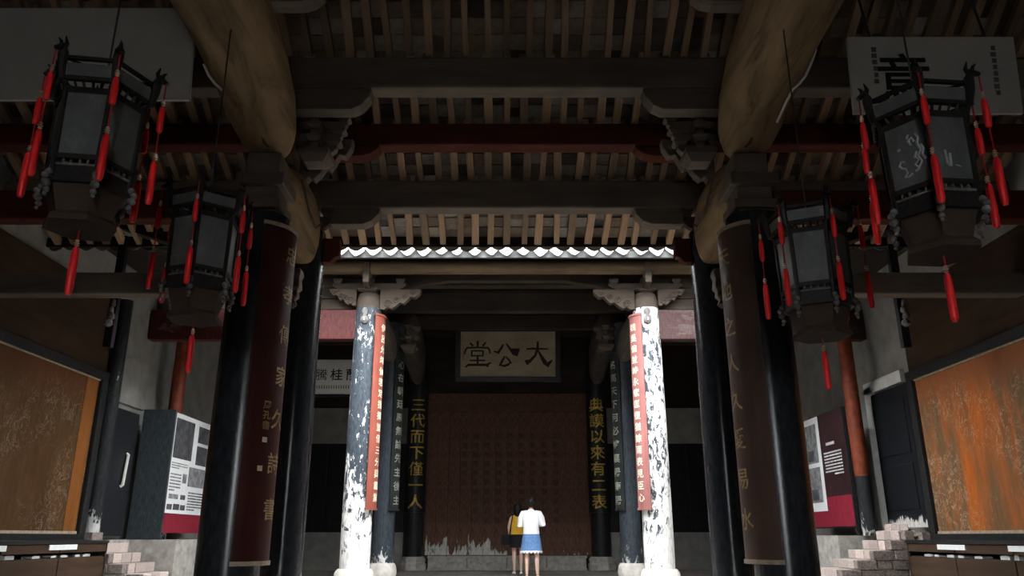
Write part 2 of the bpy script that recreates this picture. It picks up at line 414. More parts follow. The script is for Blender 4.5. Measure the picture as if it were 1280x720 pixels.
# thin tiles bridging the rafters: the 300 that show largest are single pieces, the rest one piece of stuff
tm = MB().box(-.098, .098, -.1, .1, 0, .016).mesh('ceiling_tile'); tm.materials.append(M['tile'])
mb = MB(); cnt = 0
rows = []
y = 6.32
while y < 9.45:
    rows.append(y); y += .148
for yy in rows:
    for k in range(-29, 30):
        if random.random() < .03: continue
        x = (k+.5)*PITCH+random.uniform(-.006, .006); z = roof_z(yy)+.105+random.uniform(-.004, .012)
        th = math.atan(slope_m(yy))+random.uniform(.02, .14)
        rz = random.uniform(-.04, .04)
        if abs(k+.5) < 12.6 and yy > 6.6 and cnt < 300:
            o = mobj('ceiling_tile', tm, None, ceiling, (x, yy, z)); o.rotation_euler = (th, random.uniform(-.03, .03), rz); cnt += 1
        else:
            mt = Matrix.Translation((x, yy, z)) @ Matrix.Rotation(rz, 4, 'Z') @ Matrix.Rotation(th, 4, 'X')
            mb.box(-.098, .098, -.1, .1, 0, .016, mt)
tag(mb.build('ceiling_tiles', M['tile'], ceiling), kind='stuff')
box(-6.2, 6.2, EAVE_Y-.02, EAVE_Y+.02, roof_z(EAVE_Y)-.005, roof_z(EAVE_Y)+.2).build('eave_board', M['board_dark'], ceiling)
# roof tiles ending at the near eave
def half_tile(up, r, L):
    m = MB(); n = 7
    o_ = [(r*math.cos(math.pi*j/(n-1)), (r*math.sin(math.pi*j/(n-1)))*(1 if up else -1)*.7) for j in range(n)]
    i_ = [(a*.86, b*.86) for a, b in reversed(o_)]
    m.prism(o_+i_, lambda a, b, d: (a, d, b), 0, L); return m
cov = half_tile(True, .075, .5).mesh('cover_tile'); cov.materials.append(M['roof_tile'])
pan = half_tile(False, .105, .5).mesh('pan_tile'); pan.materials.append(M['roof_tile'])
sl = math.atan(.5)
for k in range(-29, 30):
    for me, nm, dx, dz in ((cov, 'cover_tile', 0, .30), (pan, 'pan_tile', .5, .275)):
        o = mobj(nm, me, None, ceiling, ((k+dx)*PITCH, EAVE_Y+.06, roof_z(EAVE_Y)+dz-.06+random.uniform(-.008, .008)))
        o.rotation_euler = (-sl*-1, 0, math.pi+random.uniform(-.02, .02))

dn = MB().prism([(-.095, .05)]+[(.095*(-1+j/5), -.045*(1-abs(-1+j/5)**1.6)) for j in range(11)]+[(.095, .05)], lambda a, b, d: (a, d, b), -.01, .01).mesh('drip_tile'); dn.materials.append(M['roof_tile'])
for k in range(-29, 29):
    o = mobj('drip_tile', dn, None, ceiling, ((k+.5)*PITCH, EAVE_Y+.075, roof_z(EAVE_Y)+.012+random.uniform(-.012, .012))); o.rotation_euler = (0, random.uniform(-.12, .12), 0)
# ---- far hall roof
FE_Y, FE_Z = 11.85, ZP(316, 11.85)
poly = [(FE_Y, FE_Z+.02), (16.5, 7.45), (21.2, 6.6), (21.2, 6.75), (16.5, 7.62), (FE_Y, FE_Z+.18)]
ceil2 = struct(MB().prism(poly, lambda a, b, d: (d, a, b), -6.25, 6.25).build('ceiling', M['board_dark']))
tag(ceil2, 'far hall roof of dark boards over the great hall')
box(-6.0, 6.0, FE_Y-.03, FE_Y+.03, FE_Z-.095, FE_Z+.02).build('fascia_board', M['fascia'], ceil2, bevel=.01)
dp = .268
def drip_poly(q):
    pts = []
    for j in range(13):
        t = -1+j/6; pts.append((t*.128, -.012-.125*(1-abs(t)**1.5)))
    return [(-.128, .03)]+pts+[(.128, .03)]
dm = MB().prism(drip_poly(0), lambda a, b, d: (a, d, b), -.012, .012).mesh('drip_tile'); dm.materials.append(M['drip'])
fc = half_tile(True, .075, .9).mesh('cover_tile'); fc.materials.append(M['roof_tile'])
for k in range(-17, 18):
    o = mobj('drip_tile', dm, None, ceil2, (k*dp+random.uniform(-.015, .015), FE_Y-.075, FE_Z+.05+random.uniform(-.012, .012)))
    o.rotation_euler = (R(-12)+random.uniform(-.1, .1), random.uniform(-.14, .14), random.uniform(-.15, .15))
    o = mobj('cover_tile', fc, None, ceil2, ((k+.5)*dp, FE_Y-.07, FE_Z+.14)); o.rotation_euler = (sl, 0, 0)
for k in range(-23, 24):
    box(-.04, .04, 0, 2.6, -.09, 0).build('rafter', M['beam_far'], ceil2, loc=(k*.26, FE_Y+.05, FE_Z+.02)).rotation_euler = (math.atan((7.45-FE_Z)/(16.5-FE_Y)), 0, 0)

# ---- side gallery roofs over the courtyard's flanks
for s, nm in ((-1, 'ceiling'), (1, 'ceiling')):
    poly = [(s*3.6, 4.2), (s*6.05, 4.95), (s*6.05, 5.12), (s*3.6, 4.36)]
    o = struct(MB().prism(poly, lambda a, b, d: (a, d, b), 9.3, 12.2).build(nm, M['board_dark']))
    tag(o, 'lean-to gallery roof along the courtyard, ' + SIDES[0 if s < 0 else 1][1])

# ================================================================== NEAR HALL TIMBER
def beam(name, label, Y, py_top_z, h, d, mat, corb, x=6.0, group=None):
    zt = py_top_z
    t = thing(name, label, 'beam', (0, Y, zt-h), group=group)
    MB().box(-x, x, -d/2, d/2, 0, h).build('timber', mat, t, bevel=.03)
    for s in (-1, 1):                                   # shaped corbels under the ends of the middle bay
        xi, xo, hh = corb
        pl = [(s*xi, 0), (s*(xi+.02), -hh*.35), (s*(xi+.10), -hh*.8), (s*(xi+.2), -hh), (s*xo, -hh), (s*xo, 0)]
        MB().prism(pl, lambda a, b, dd: (a, dd, b), -d*.42, d*.42).build('corbel', mat, t, bevel=.012)
    return t
beam('purlin_beam', 'soot-dark roof beam with pale underside, highest of the crossbeams in view', 7.15, 5.63, .37, .22, M['beam'], (1.40, 2.25, .24))
beam('purlin_beam', 'red-brown roof beam between the two soot-dark ones', 7.88, 5.265, .27, .22, M['beam_red'], (1.42, 2.25, .13))
beam('purlin_beam', 'soot-dark roof beam nearest the tiled eave', 8.6, 4.905, .36, .22, M['beam'], (1.50, 2.08, .2))
beam('purlin_beam', 'roof beam above the great log ends, only its shaped corbels showing', 6.3, roof_z(6.3), .36, .22, M['beam'], (1.75, 2.4, .16))
for a, b, zz in ((RIDGE_Y, .3, roof_z(RIDGE_Y)),):
    o = MB().tube([(-6, a, zz), (6, a, zz)], .14, 12).build('ridge_purlin', M['beam'], smooth=True)
    tag(o, 'round ridge log high under the near hall roof', 'beam')
def oval(hw, hh, y, zc, n=20, e=2.6):
    pts = []
    for j in range(n):
        a = 2*math.pi*j/n; c, s_ = math.cos(a), math.sin(a)
        pts.append((hw*math.copysign(abs(c)**(2/e), c), y, zc+hh*math.copysign(abs(s_)**(2/e), s_)))
    return pts
for s, where, sd in SIDES:
    # great moon-shaped logs running back from the column tops
    prof = [(7.06, .10, .12, 4.56), (6.98, .20, .19, 4.58), (6.85, .27, .25, 4.64), (6.6, .315, .30, 4.76), (6.2, .335, .325, 4.92),
            (5.7, .345, .335, 5.03), (5.0, .35, .34, 5.08), (3.6, .35, .34, 5.10), (1.5, .35, .34, 5.08), (-1, .34, .34, 5.05), (-3.9, .34, .34, 5.0)]
    t = thing('moon_beam', 'huge bulging yellow-brown log beam over the lanterns, ' + where, 'beam', (s*XC, 0, 0), group='great log beams of the near hall')
    MB().loft([oval(hw, hh, y, z) for y, hw, hh, z in prof]).build('log', M['beam_y'], t, smooth=True)
    MB().tube([(-s*.05, 6.75, 4.42), (-s*.02, 6.7, 4.44), (s*.0, 6.3, 4.615), (s*.02, 6.05, 4.66)], [.012, .02, .02, .008], 6).build('underside_groove', M['bracket_dark'], t)
    # short curved tie beam from the hall column to the eave column
    prof = [(7.095, .14, .14, 4.29), (7.25, .20, .24, 4.26), (7.6, .235, .335, 4.24), (8.0, .24, .36, 4.20), (8.25, .22, .33, 4.12), (8.4, .16, .25, 4.05), (8.46, .08, .14, 4.02)]
    t = thing('curved_tie_beam', 'short swollen tie beam between two black columns, ' + where, 'beam', (s*XC, 0, 0))
    MB().loft([oval(hw, hh, y, z) for y, hw, hh, z in prof]).build('log', M['beam_y'], t, smooth=True)
    MB().tube([(-s*.225, 7.35, 4.36), (-s*.255, 7.6, 4.12), (-s*.262, 7.9, 4.05), (-s*.25, 8.15, 4.2)], .011, 6).build('carved_groove', M['bracket_dark'], t)
    # tie beam running out to the side wall
    o = box(*sorted((s*2.5, s*5.95)), 8.5, 8.7, ZP(370, 8.6), ZP(370, 8.6)+.26).build('tie_beam', M['beam'], bevel=.02)
    tag(o, 'level tie beam from the eave column to the side wall, ' + where, 'beam')
    o = box(*sorted((s*2.55, s*5.95)), 6.85, 7.03, 3.72, 4.02).build('tie_beam', M['beam_red'], bevel=.02)
    tag(o, 'red-brown tie beam behind the far lantern, ' + where, 'beam')

def dougong(label, loc, s, mat, wx=.9, dy=.5, tiers=2, h=.5, group=None):
    """stacked bracket set: bearing block, curved arms across and along, small blocks"""
    t = thing('bracket_set', label, 'bracket', loc, group=group)
    bh = h*.24
    MB().loft([[(a*.10, b*.10, 0) for a, b in ((-1,-1),(1,-1),(1,1),(-1,1))], [(a*.16, b*.16, bh*.55) for a, b in ((-1,-1),(1,-1),(1,1),(-1,1))], [(a*.16, b*.16, bh) for a, b in ((-1,-1),(1,-1),(1,1),(-1,1))]]).build('bearing_block', mat, t)
    z = bh; th = (h-bh)/tiers
    for k in range(tiers):
        wv = wx*(.55+.45*(k+1)/tiers)/2; dv = dy*(.55+.45*(k+1)/tiers)/2; ah = th*.58
        def arm(L): return [(-L, ah), (-L, ah*.55), (-L*.9, ah*.2), (-L*.72, -.01), (L*.72, -.01), (L*.9, ah*.2), (L, ah*.55), (L, ah)]
        MB().prism(arm(wv), lambda a, b, d: (a, d, z+b), -.045, .045).build('arm', mat, t, bevel=.006)
        MB().prism(arm(dv), lambda a, b, d: (d, a, z+b-.002), -.045, .045).build('arm', mat, t, bevel=.006)
        bz = z+ah
        for px, py in ((-wv*.85, 0), (wv*.85, 0), (0, -dv*.85), (0, dv*.85), (0, 0)):
            q = th-ah; r0, r1 = .05, .075
            MB().loft([[(px+a*r0, py+b*r0, bz) for a, b in ((-1,-1),(1,-1),(1,1),(-1,1))], [(px+a*r1, py+b*r1, bz+q*.5) for a, b in ((-1,-1),(1,-1),(1,1),(-1,1))], [(px+a*r1, py+b*r1, bz+q) for a, b in ((-1,-1),(1,-1),(1,1),(-1,1))]]).build('block', mat, t)
        z += th
    return t
def scroll_bracket(label, loc, s, L, H, mat, cat='bracket', th=.12):
    """carved bracket board with a stepped, scalloped lower edge, reaching inward from a column"""
    t = thing('carved_bracket', label, cat, loc)
    pl = [(0, 0), (0, -H), (.12*L, -H*1.02), (.2*L, -H*.9), (.3*L, -H*.97), (.42*L, -H*.82), (.5*L, -H*.66), (.6*L, -H*.72), (.7*L, -H*.52), (.76*L, -H*.38), (.88*L, -H*.42), (L, -H*.2), (L*1.02, 0)]
    MB().prism([(-s*a, b) for a, b in pl], lambda a, b, d: (a, d, b), -th/2, th/2).build('carved_board', mat, t, bevel=.012)
    for k, (a, b, r) in enumerate(((.2, -.72, .075), (.42, -.55, .06), (.62, -.38, .05), (.82, -.2, .04))):
        pts = [(-s*a*L+r*(1-q/14)*math.cos(q*.9), -th/2-.008, b*H+r*(1-q/14)*math.sin(q*.9)) for q in range(12)]
        MB().tube(pts, .012, 5).build('carved_scroll', mat, t)
    return t
for s, where, sd in SIDES:
    dougong('carved bracket set beside the great log end, ' + where, (s*2.02, 7.44, 4.57), s, M['bracket'], .62, .34, 3, .56)
    scroll_bracket('scalloped carved bracket below the red-brown beam, ' + where, (s*2.25, 7.72, 5.0), s, .55, .5, M['bracket'], th=.135)
    dougong('bracket set under the dark beam nearest the eave, ' + where, (s*XC, D2, 4.245), s, M['bracket_dark'], .52, .36, 1, .302)
    # red-brown arm reaching in under the eave from the eave column
    o = MB().prism([(0, 0), (0, -.30), (.24, -.30), (.29, -.24), (.34, -.22), (.34, 0)], lambda a, b, d: (-s*a, d, b), -.06, .06).build('eave_bracket_arm', M['beam_red'], loc=(s*2.3, 8.6, ZP(300, 8.6)), bevel=.012)
    tag(o, 'red-brown bracket arm under the eave at the column top, ' + where, 'bracket')
    # carved hanging corbel on the eave column
    t = thing('carved_corbel', 'small carved corbel hanging beside the eave column top, ' + where, 'corbel', (s*2.36, 8.22, ZP(375, 8.2)))
    MB().lathe([(.04, 0), (.085, .04), (.075, .1), (.11, .14), (.095, .24), (.12, .3), (.1, .36)], 4, ph=R(45)).build('body', M['bracket'], t, bevel=.01)
    MB().lathe([(.015, -.09), (.055, -.05), (.03, 0)], 8).build('drop', M['bracket'], t, smooth=True)
    # stacked bearing blocks on the hall column
    t = thing('bearing_block_stack', 'stepped timber blocks between hall column and great log, ' + where, 'bracket', (s*XC, D1, 3.72))
    for z0, z1, r in ((0, .07, .17), (.07, .16, .21), (.16, .30, .17), (.30, .42, .23), (.42, .66, .16)):
        MB().box(-r, r, -r, r, z0, z1).build('block', M['bracket'], t, bevel=.012)
    # carved bracket far out at the side wall post, peeled pale
    t = thing('carved_pendant', 'pale peeled carved pendant on the gallery post, ' + where, 'bracket', (s*5.0, 9.45, ZP(408, 9.45)))
    for q in range(4):
        MB().lathe([(.02, 0), (.055-.006*q, .03), (.05-.006*q, .07), (.02, .1)], 7, ((.02*(q % 2)), 0, .085*q)).build('carved_knob', M['lantern_carve'], t, smooth=True)
    box(-.05, .05, .04, .12, -.25, 4.68-ZP(408, 9.45)).build('backing_post', M['black_wood'], t)

# ================================================================== COLUMNS
def column(label, x, y, z0, r, ztop, mat, base='drum', cap=None, zcap=None, taper=.93, group=None):
    t = thing('column', label, 'column', (x, y, z0), group=group)
    bh = .34-z0*.3
    if base == 'drum':
        MB().lathe([(r*1.18, 0), (r*1.26, bh*.15), (r*1.36, bh*.5), (r*1.26, bh*.85), (r*1.1, bh)], 28).build('base_stone', M['stone_pale'], t, smooth=True)
    else:
        MB().lathe([(r*1.45, 0), (r*1.45, bh*.45), (r*1.32, bh*.55), (r*1.38, bh*.8), (r*1.15, bh)], 8, ph=R(22.5)).build('base_stone', M['stone'], t, bevel=.01)
    zt = (zcap if zcap else ztop)-z0
    MB().lathe([(r*.985, bh), (r*1.0, bh+.3), (r*1.0, bh+(zt-bh)*.4), (r*(.5+taper/2), bh+(zt-bh)*.75), (r*taper, zt)], 36).build('shaft', mat, t, smooth=True)
    if cap:
        MB().lathe([(r*taper*.99, zt), (r*taper*.97, (ztop-z0+zt)/2), (r*taper*.80, ztop-z0-.02), (r*taper*.7, ztop-z0)], 30).build('bare_top', cap, t, smooth=True)
    return t
def couplet(label, s, x, y, r, ang, half, z0, z1, mat, rim, txt, ink, size, off=0.0, ztop=None, pitch=None, sub=None, flip=False, xo=0.0):
    """curved verse board hung on a column; ang = direction it faces, from -Y towards the hall axis"""
    t = thing('verse_board', label, 'verse board', (x, y, z0))
    H = z1-z0; c0 = math.atan2(-math.cos(ang), -s*math.sin(ang))
    def f(a, b, d): return (math.cos(c0+a/r)*(r+d), math.sin(c0+a/r)*(r+d), b)
    N = 12; m = MB(); W = half*r
    out = [f(-W+2*W*j/N, 0, .03) for j in range(N+1)]+[f(W-2*W*j/N, 0, 0) for j in range(N+1)]
    m.loft([out, [(p[0], p[1], H) for p in out]]).build('board', mat, t, smooth=True)
    for zz0, zz1 in ((-.015, .02), (H-.02, H+.015)):
        q = MB(); W2 = W+.008
        ring = [f(-W2+2*W2*j/N, 0, .042) for j in range(N+1)]+[f(W2-2*W2*j/N, 0, -.004) for j in range(N+1)]
        q.loft([[(p[0], p[1], zz0) for p in ring], [(p[0], p[1], zz1) for p in ring]]).build('end_rail', rim, t)
    p = pitch or (H-.2)/len(txt); zt = ztop if ztop else H-.12
    for k, ch in enumerate(txt):
        q = MB(); glyph(q, ch, 0, 0, size, lambda a, b, k=k: f(a+xo, zt-p*(k+.5)+b, .034), 1.0); q.build('character', ink, t)
    if sub:
        for k, ch in enumerate(sub[0]):
            q = MB(); glyph(q, ch, 0, 0, sub[1], lambda a, b, k=k: f(a+sub[2], sub[3]-sub[1]*1.25*k+b, .034)); q.build('signature_character', ink, t)
        for k in range(2):
            zz = sub[3]-sub[1]*1.25*(len(sub[0])+.4)-k*.24; w_ = .022
            MB().add([f(sub[2]-w_-.02*k, zz-w_, .036), f(sub[2]+w_-.02*k, zz-w_, .036), f(sub[2]+w_-.02*k, zz+w_, .036), f(sub[2]-w_-.02*k, zz+w_, .036)], [(0,1,2,3)]).build('seal', M['cream_ink'], t)
    return t
pan_word = {-1: 'dull brown wall panel', 1: 'orange-streaked wall panel'}
for s, where, sd in SIDES:
    column('thick black hall column carrying the great log, nearer the ' + pan_word[s], s*XC, D1, 0, .262, 3.75, M['col_near'])
    column('black eave column at the courtyard edge, its flank catching daylight, nearer the ' + pan_word[s], s*XC, D2, 0, .215, 4.25, M['col_mid'])
    column(('black column flaking to white at the foot, by the white name board' if s < 0 else 'almost bare white column with scraps of black paint, across the courtyard'),
           s*XC, D3, FZ, .232, 4.78, M['col_flaked'] if s < 0 else M['col_bare'], cap=M['bracket_dark'], zcap=4.5)
    column('black inner column behind the ' + ('black-and-white flaking column' if s < 0 else 'almost bare white column'), s*XC, D4, FZ, .205, 5.0, M['col_rear_l'] if s < 0 else M['col_rear'])
    column('black rear column with gold verse at the ' + ('left-hand' if 0 else '') + 'screen, under the words ' + ('三代' if s < 0 else '典謨'), s*XC, D5, FZ, .245, 5.3, M['col_back'], base='oct')
couplet('dark maroon curved verse board with gold script and two small seals', -1, -XC, D1, .30, R(62), R(40), ZP(705, 6.75), 3.6, M['board_maroon'], M['pale_edge'], TXT['d1L'], M['gold_faded'], .17, xo=.10, pitch=.38, ztop=2.9, sub=(TXT['sig'], .07, -.04, 1.3))
couplet('umber curved verse board with sparse gold script', 1, XC, D1, .30, R(62), R(40), ZP(703, 6.75), 3.6, M['board_umber'], M['pale_edge'], TXT['d1R'], M['gold_faded'], .17, xo=-.09, pitch=.335, ztop=2.85)
couplet('orange-red curved verse board with cream lettering', -1, -XC, D3, .262, R(66), R(30), ZP(636, 12.45), ZP(392, 12.45), M['red_board'], M['red_board'], TXT['d3L'], M['cream_ink'], .125, xo=.04)
couplet('faded pinkish-red curved verse board with cream lettering', 1, XC, D3, .262, R(57), R(30), ZP(636, 12.45), ZP(392, 12.45), M['red_board_pale'], M['red_board_pale'], TXT['d3R'], M['cream_ink'], .125, xo=-.02)
for s, k in ((-1, 'd4L'), (1, 'd4R')):
    couplet('black-green verse board with grey lettering, ' + ('beside the orange-red verse board' if s < 0 else 'beside the faded pinkish-red verse board'), s, s*XC, D4, .235, R(62), R(34), ZP(637, 15.3), ZP(440, 15.3), M['board_blackgreen'], M['black_wood'], TXT[k], M['grey_letter'], .16, pitch=.262, ztop=2.92)
for s, k in ((-1, 'd5L'), (1, 'd5R')):
    couplet(('tall black verse board with large gold characters, behind the orange-red verse board' if s < 0 else 'tall black verse board with large gold characters, behind the faded pinkish-red verse board'), s, s*XC, D5, .275, R(8), R(58), ZP(640, 20.25), 5.1, M['black_wood'], M['black_wood'], TXT[k], M['gold'], .33, pitch=.405, ztop=2.87)
for s, where, sd in SIDES:   # bright metal hook at the top of each courtyard column
    t = thing('gourd_hook', 'pale gourd-shaped metal hook on the column top, above the ' + ('orange-red' if s < 0 else 'faded pinkish-red') + ' verse board', 'hook', (s*XC-.02, D3-.232, ZP(404, 12.45)))
    MB().lathe([(.015, 0), (.055, .02), (.07, .07), (.05, .12), (.025, .15), (.045, .19), (.055, .23), (.03, .27), (.01, .28)], 12, sy=.4).build('plate', M['lantern_carve'], t, smooth=True)
    MB().tube([(0, -.02, .06), (0, -.06, .05), (0, -.06, .09)], .008, 6).build('hook', M['conduit'], t)

# ================================================================== FAR HALL TIMBER
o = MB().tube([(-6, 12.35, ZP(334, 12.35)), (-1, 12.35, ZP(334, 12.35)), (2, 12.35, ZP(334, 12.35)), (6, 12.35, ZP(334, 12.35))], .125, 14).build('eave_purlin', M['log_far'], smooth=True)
tag(o, 'long pale eave log across the front of the far hall', 'beam')
t = thing('lintel_beam', 'dark arched crossbeam below the pale eave log of the far hall', 'beam', (0, 12.98, 4.9))
pl = [(-2.28, .12), (-2.28, -.12), (-1.9, -.06), (-1.5, .10), (-1.0, .19), (1.0, .19), (1.5, .10), (1.9, -.06), (2.28, -.12), (2.28, .12), (2.28, .34), (-2.28, .34)]
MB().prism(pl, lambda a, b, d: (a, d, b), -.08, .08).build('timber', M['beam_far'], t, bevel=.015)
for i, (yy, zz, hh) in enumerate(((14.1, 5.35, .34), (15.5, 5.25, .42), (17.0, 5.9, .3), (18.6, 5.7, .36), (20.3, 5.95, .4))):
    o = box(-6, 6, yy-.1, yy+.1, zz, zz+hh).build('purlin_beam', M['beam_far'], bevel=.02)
    tag(o, 'dim crossbeam deep under the far hall roof, ' + ['first', 'second', 'third', 'fourth', 'fifth'][i] + ' behind the pale eave log', 'beam', 'dim crossbeams of the far hall')
for s, where, sd in SIDES:
    dark = 'by the white name board' if s < 0 else 'over the almost bare white column'
    o = box(*sorted((s*2.5, s*5.98)), 12.6, 12.8, ZP(426, 12.7), ZP(389, 12.7)).build('lintel_beam', M['scrape_red'] if s < 0 else M['scrape_pink'], bevel=.02)
    tag(o, ('red lintel scraped white, above the white name board' if s < 0 else 'dull pinkish lintel beside the almost bare white column'), 'beam')
    t = thing('board_wall', 'dark horizontal boards over the ' + ('red scraped' if s < 0 else 'dull pinkish') + ' lintel', 'boarding', (s*4.2, 12.74, 4.52))
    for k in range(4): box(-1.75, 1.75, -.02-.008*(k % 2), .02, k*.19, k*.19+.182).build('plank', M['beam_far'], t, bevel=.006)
    dougong('carved bracket set crowning the ' + ('flaking black' if s < 0 else 'almost bare white') + ' column', (s*XC, D3-.05, 4.775), s, M['bracket_dark'], 1.25, .76, 1, ZP(334, 12.35)-.12-4.775)
    scroll_bracket('scrolled bracket reaching in from the ' + ('flaking black' if s < 0 else 'almost bare white') + ' column', (s*2.15, 12.66, 4.84), s, .68, .36, M['bracket_dark'], th=.14)
    scroll_bracket('scrolled bracket reaching out from the ' + ('flaking black' if s < 0 else 'almost bare white') + ' column', (s*2.54, 12.62, 4.84), -s, .45, .3, M['bracket_dark'], th=.12)
    o = box(-.05, .05, -.03, .03, 0, .36).build('strut_post', M['bracket_dark'], loc=(s*2.33, 12.222, ZP(334, 12.35)-.31), bevel=.01)
    tag(o, 'short upright strut before the pale eave log, over the ' + ('flaking black' if s < 0 else 'almost bare white') + ' column', 'post')
    prof = [(12.9, .10, .12, 4.3), (13.1, .15, .2, 4.35), (13.8, .17, .26, 4.5), (14.8, .17, .26, 4.5), (15.2, .15, .2, 4.38), (15.38, .1, .12, 4.3)]
    t = thing('curved_tie_beam', 'swollen tie beam behind the ' + ('flaking black' if s < 0 else 'almost bare white') + ' column', 'beam', (s*XC, 0, 0))
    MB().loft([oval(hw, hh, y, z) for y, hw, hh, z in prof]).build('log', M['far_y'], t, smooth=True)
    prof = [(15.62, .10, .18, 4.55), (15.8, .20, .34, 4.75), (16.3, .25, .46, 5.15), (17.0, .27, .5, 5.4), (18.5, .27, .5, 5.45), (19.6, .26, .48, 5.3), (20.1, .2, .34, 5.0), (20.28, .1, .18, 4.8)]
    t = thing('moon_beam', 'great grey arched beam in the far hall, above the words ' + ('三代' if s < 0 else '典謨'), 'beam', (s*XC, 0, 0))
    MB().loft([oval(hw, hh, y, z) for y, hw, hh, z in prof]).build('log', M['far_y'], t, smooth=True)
    dougong('bracket block on the inner column behind the ' + ('orange-red' if s < 0 else 'faded pinkish-red') + ' verse board', (s*1.99, D4-.05, 4.42), s, M['bracket_dark'], .36, .36, 2, .5)

# ================================================================== SCREEN WALL AND NAME BOARD
t = thing('screen_wall', 'red-brown plank screen with faint columns of writing and white flaked foot', 'screen', (0, 20.7, FZ))
SCR = peel('screen_planks', (.105, .050, .032), (.55, .54, .50), -.36, .10, 1.0, .55, 5, (1,1,.30))
SCR2 = peel('screen_planks_clean', (.105, .050, .032), (.5, .48, .44), -.5, -.07, .75, .55, 8, (1,1,.2))
xs = [-2.12+i*4.24/14 for i in range(15)]
for i in range(14):
    o = box(-.148, .148, -.025, .025, 0, 4.1).build('plank', SCR if i < 7 else SCR2, t, loc=((xs[i]+xs[i+1])/2, .002*(i % 2), .34), bevel=.005)
box(-2.12, 2.12, -.06, .04, .30, .36).build('bottom_rail', M['screen'], t)
box(-2.12, 2.12, -.06, .04, 3.95, 4.15).build('top_rail', M['screen'], t, bevel=.01)
for s in (-1, 1): box(s*2.12-.05, s*2.12+.05, -.06, .04, .3, 4.1).build('side_rail', M['screen'], t)
q = MB(); TW = TXT['wall']; M['wall_ink'] = plain('dark_brown_script', (.045, .022, .014), .6, .2)
ncol, per = 9, 10
for k, ch in enumerate(TW):
    c = k//per; r_ = k % per
    q = MB(); glyph(q, ch, 1.25-c*.295, 3.3-r_*.235, .15, lambda a, b: (a, -.029, b)); q.build('character', M['wall_ink'], t)
box(-2.2, 2.2, 20.72, 20.84, 4.2, 7.2).build('wall_back_boarding', M['board_dark'])['kind'] = 'structure'
t = thing('stone_plinth', 'carved grey stone plinth under the plank screen', 'plinth', (0, 20.55, FZ))
box(-1.98, 1.98, -.1, .1, 0, .05).build('foot_slab', M['stone'], t, bevel=.01)
for i in range(4):
    x0 = -1.97+i*.985
    box(x0, x0+.975, -.08, .08, .05, .29).build('carved_block', M['stone'], t, bevel=.012)
    q = MB()
    for a, b, c, d in ((.05, .925, .08, .095), (.05, .925, .245, .26), (.05, .07, .08, .26), (.905, .925, .08, .26)): q.box(x0+a, x0+b, -.095, -.075, c, d)
    q.build('raised_border', M['stone'], t)
    pts = [(x0+.12+.74*u/30, -.085, .17+.055*math.sin(u*.9)*math.cos(u*.25)) for u in range(31)]
    MB().tube(pts, .014, 5).build('carved_scroll', M['stone'], t)
box(-1.98, 1.98, -.11, .09, .29, .345).build('top_slab', M['stone'], t, bevel=.01)

# name board with the three large characters, leaning forward
NY = 19.4; nx0, nx1 = XP(576, 443, NY), XP(694, 443, NY); nz0, nz1 = ZP(471, NY), ZP(416, NY)
t = thing('name_board', 'tan wooden name board with three large dark characters, dark frame', 'sign', ((nx0+nx1)/2, NY, nz0)); t.rotation_euler = (R(8), 0, 0)
NW, NH = nx1-nx0, nz1-nz0
box(-NW/2, NW/2, -.02, .03, 0, NH).build('panel', M['tan_board'], t)
for a in ((-NW/2-.13, NW/2+.13, -.05, .05, -.13, 0), (-NW/2-.13, NW/2+.13, -.05, .05, NH, NH+.13), (-NW/2-.13, -NW/2, -.05, .05, 0, NH), (NW/2, NW/2+.13, -.05, .05, 0, NH)):
    box(*a).build('frame_rail', M['black_wood'], t, bevel=.012)
CH = {
 'da': [([(.08,.70),(.3,.72),(.88,.70)], [.06,.085,.05]), ([(.50,1.0),(.49,.72),(.40,.45),(.22,.25),(.05,.17)], [.07,.10,.09,.12,.22]), ([(.50,.66),(.62,.42),(.76,.17),(.84,.08),(1.02,.27)], [.06,.11,.17,.20,.05])],
 'gong': [([(.40,.92),(.33,.78),(.2,.58),(.03,.64)], [.05,.09,.12,.05]), ([(.50,.95),(.66,.72),(.80,.55),(.86,.50),(1.0,.74)], [.05,.10,.16,.20,.05]), ([(.45,.44),(.36,.26),(.27,.08),(.42,.05),(.58,.1),(.66,.2)], [.06,.09,.12,.10,.10,.04]), ([(.48,.43),(.60,.30),(.70,.14)], [.05,.08,.06])],
 'tang': [([(.5,1.02),(.5,.80)], [.09,.07]), ([(.22,.95),(.33,.82)], [.05,.09]), ([(.80,.96),(.68,.82)], [.05,.09]), ([(.02,.50),(.06,.66),(.10,.75),(.5,.765),(.88,.75),(.93,.66),(.96,.52)], [.05,.07,.07,.065,.07,.07,.05]),
          ([(.28,.63),(.29,.41)], [.06,.06]), ([(.26,.63),(.72,.63)], [.055,.055]), ([(.70,.63),(.69,.41)], [.06,.06]), ([(.28,.44),(.70,.44)], [.05,.05]), ([(.5,.42),(.5,.08)], [.07,.07]), ([(.22,.26),(.78,.26)], [.06,.06]), ([(.06,.0),(.16,.09),(.85,.09),(.98,.18)], [.06,.09,.10,.05]), ([(.80,.10),(.9,.02)], [.09,.06])]}
for key, fx, sz in (('tang', .18, .62), ('gong', .48, .60), ('da', .815, .62)):
    q = MB(); W_ = sz*NH
    for pts, ws in CH[key]:
        ribbon(q, pts, ws, lambda a, b, d: (-NW/2+fx*NW+(a-.5)*W_*.98, -.022-.012*d, NH*.21+b*W_*.92))
    q.build('character', M['name_ink'], t)
for a in (-.4, .4): MB().tube([(a*NW, .03, NH+.1), (a*NW, 1.0, NH+.14)], .02, 6).build('iron_tie', M['wire'], t)
q = MB()
for k in range(5): q.box(-NW/2+.06, -NW/2+.085, -.024, -.02, NH*.38+k*.06, NH*.38+k*.06+.04)
q.build('seal_mark', M['poster_red'], t)
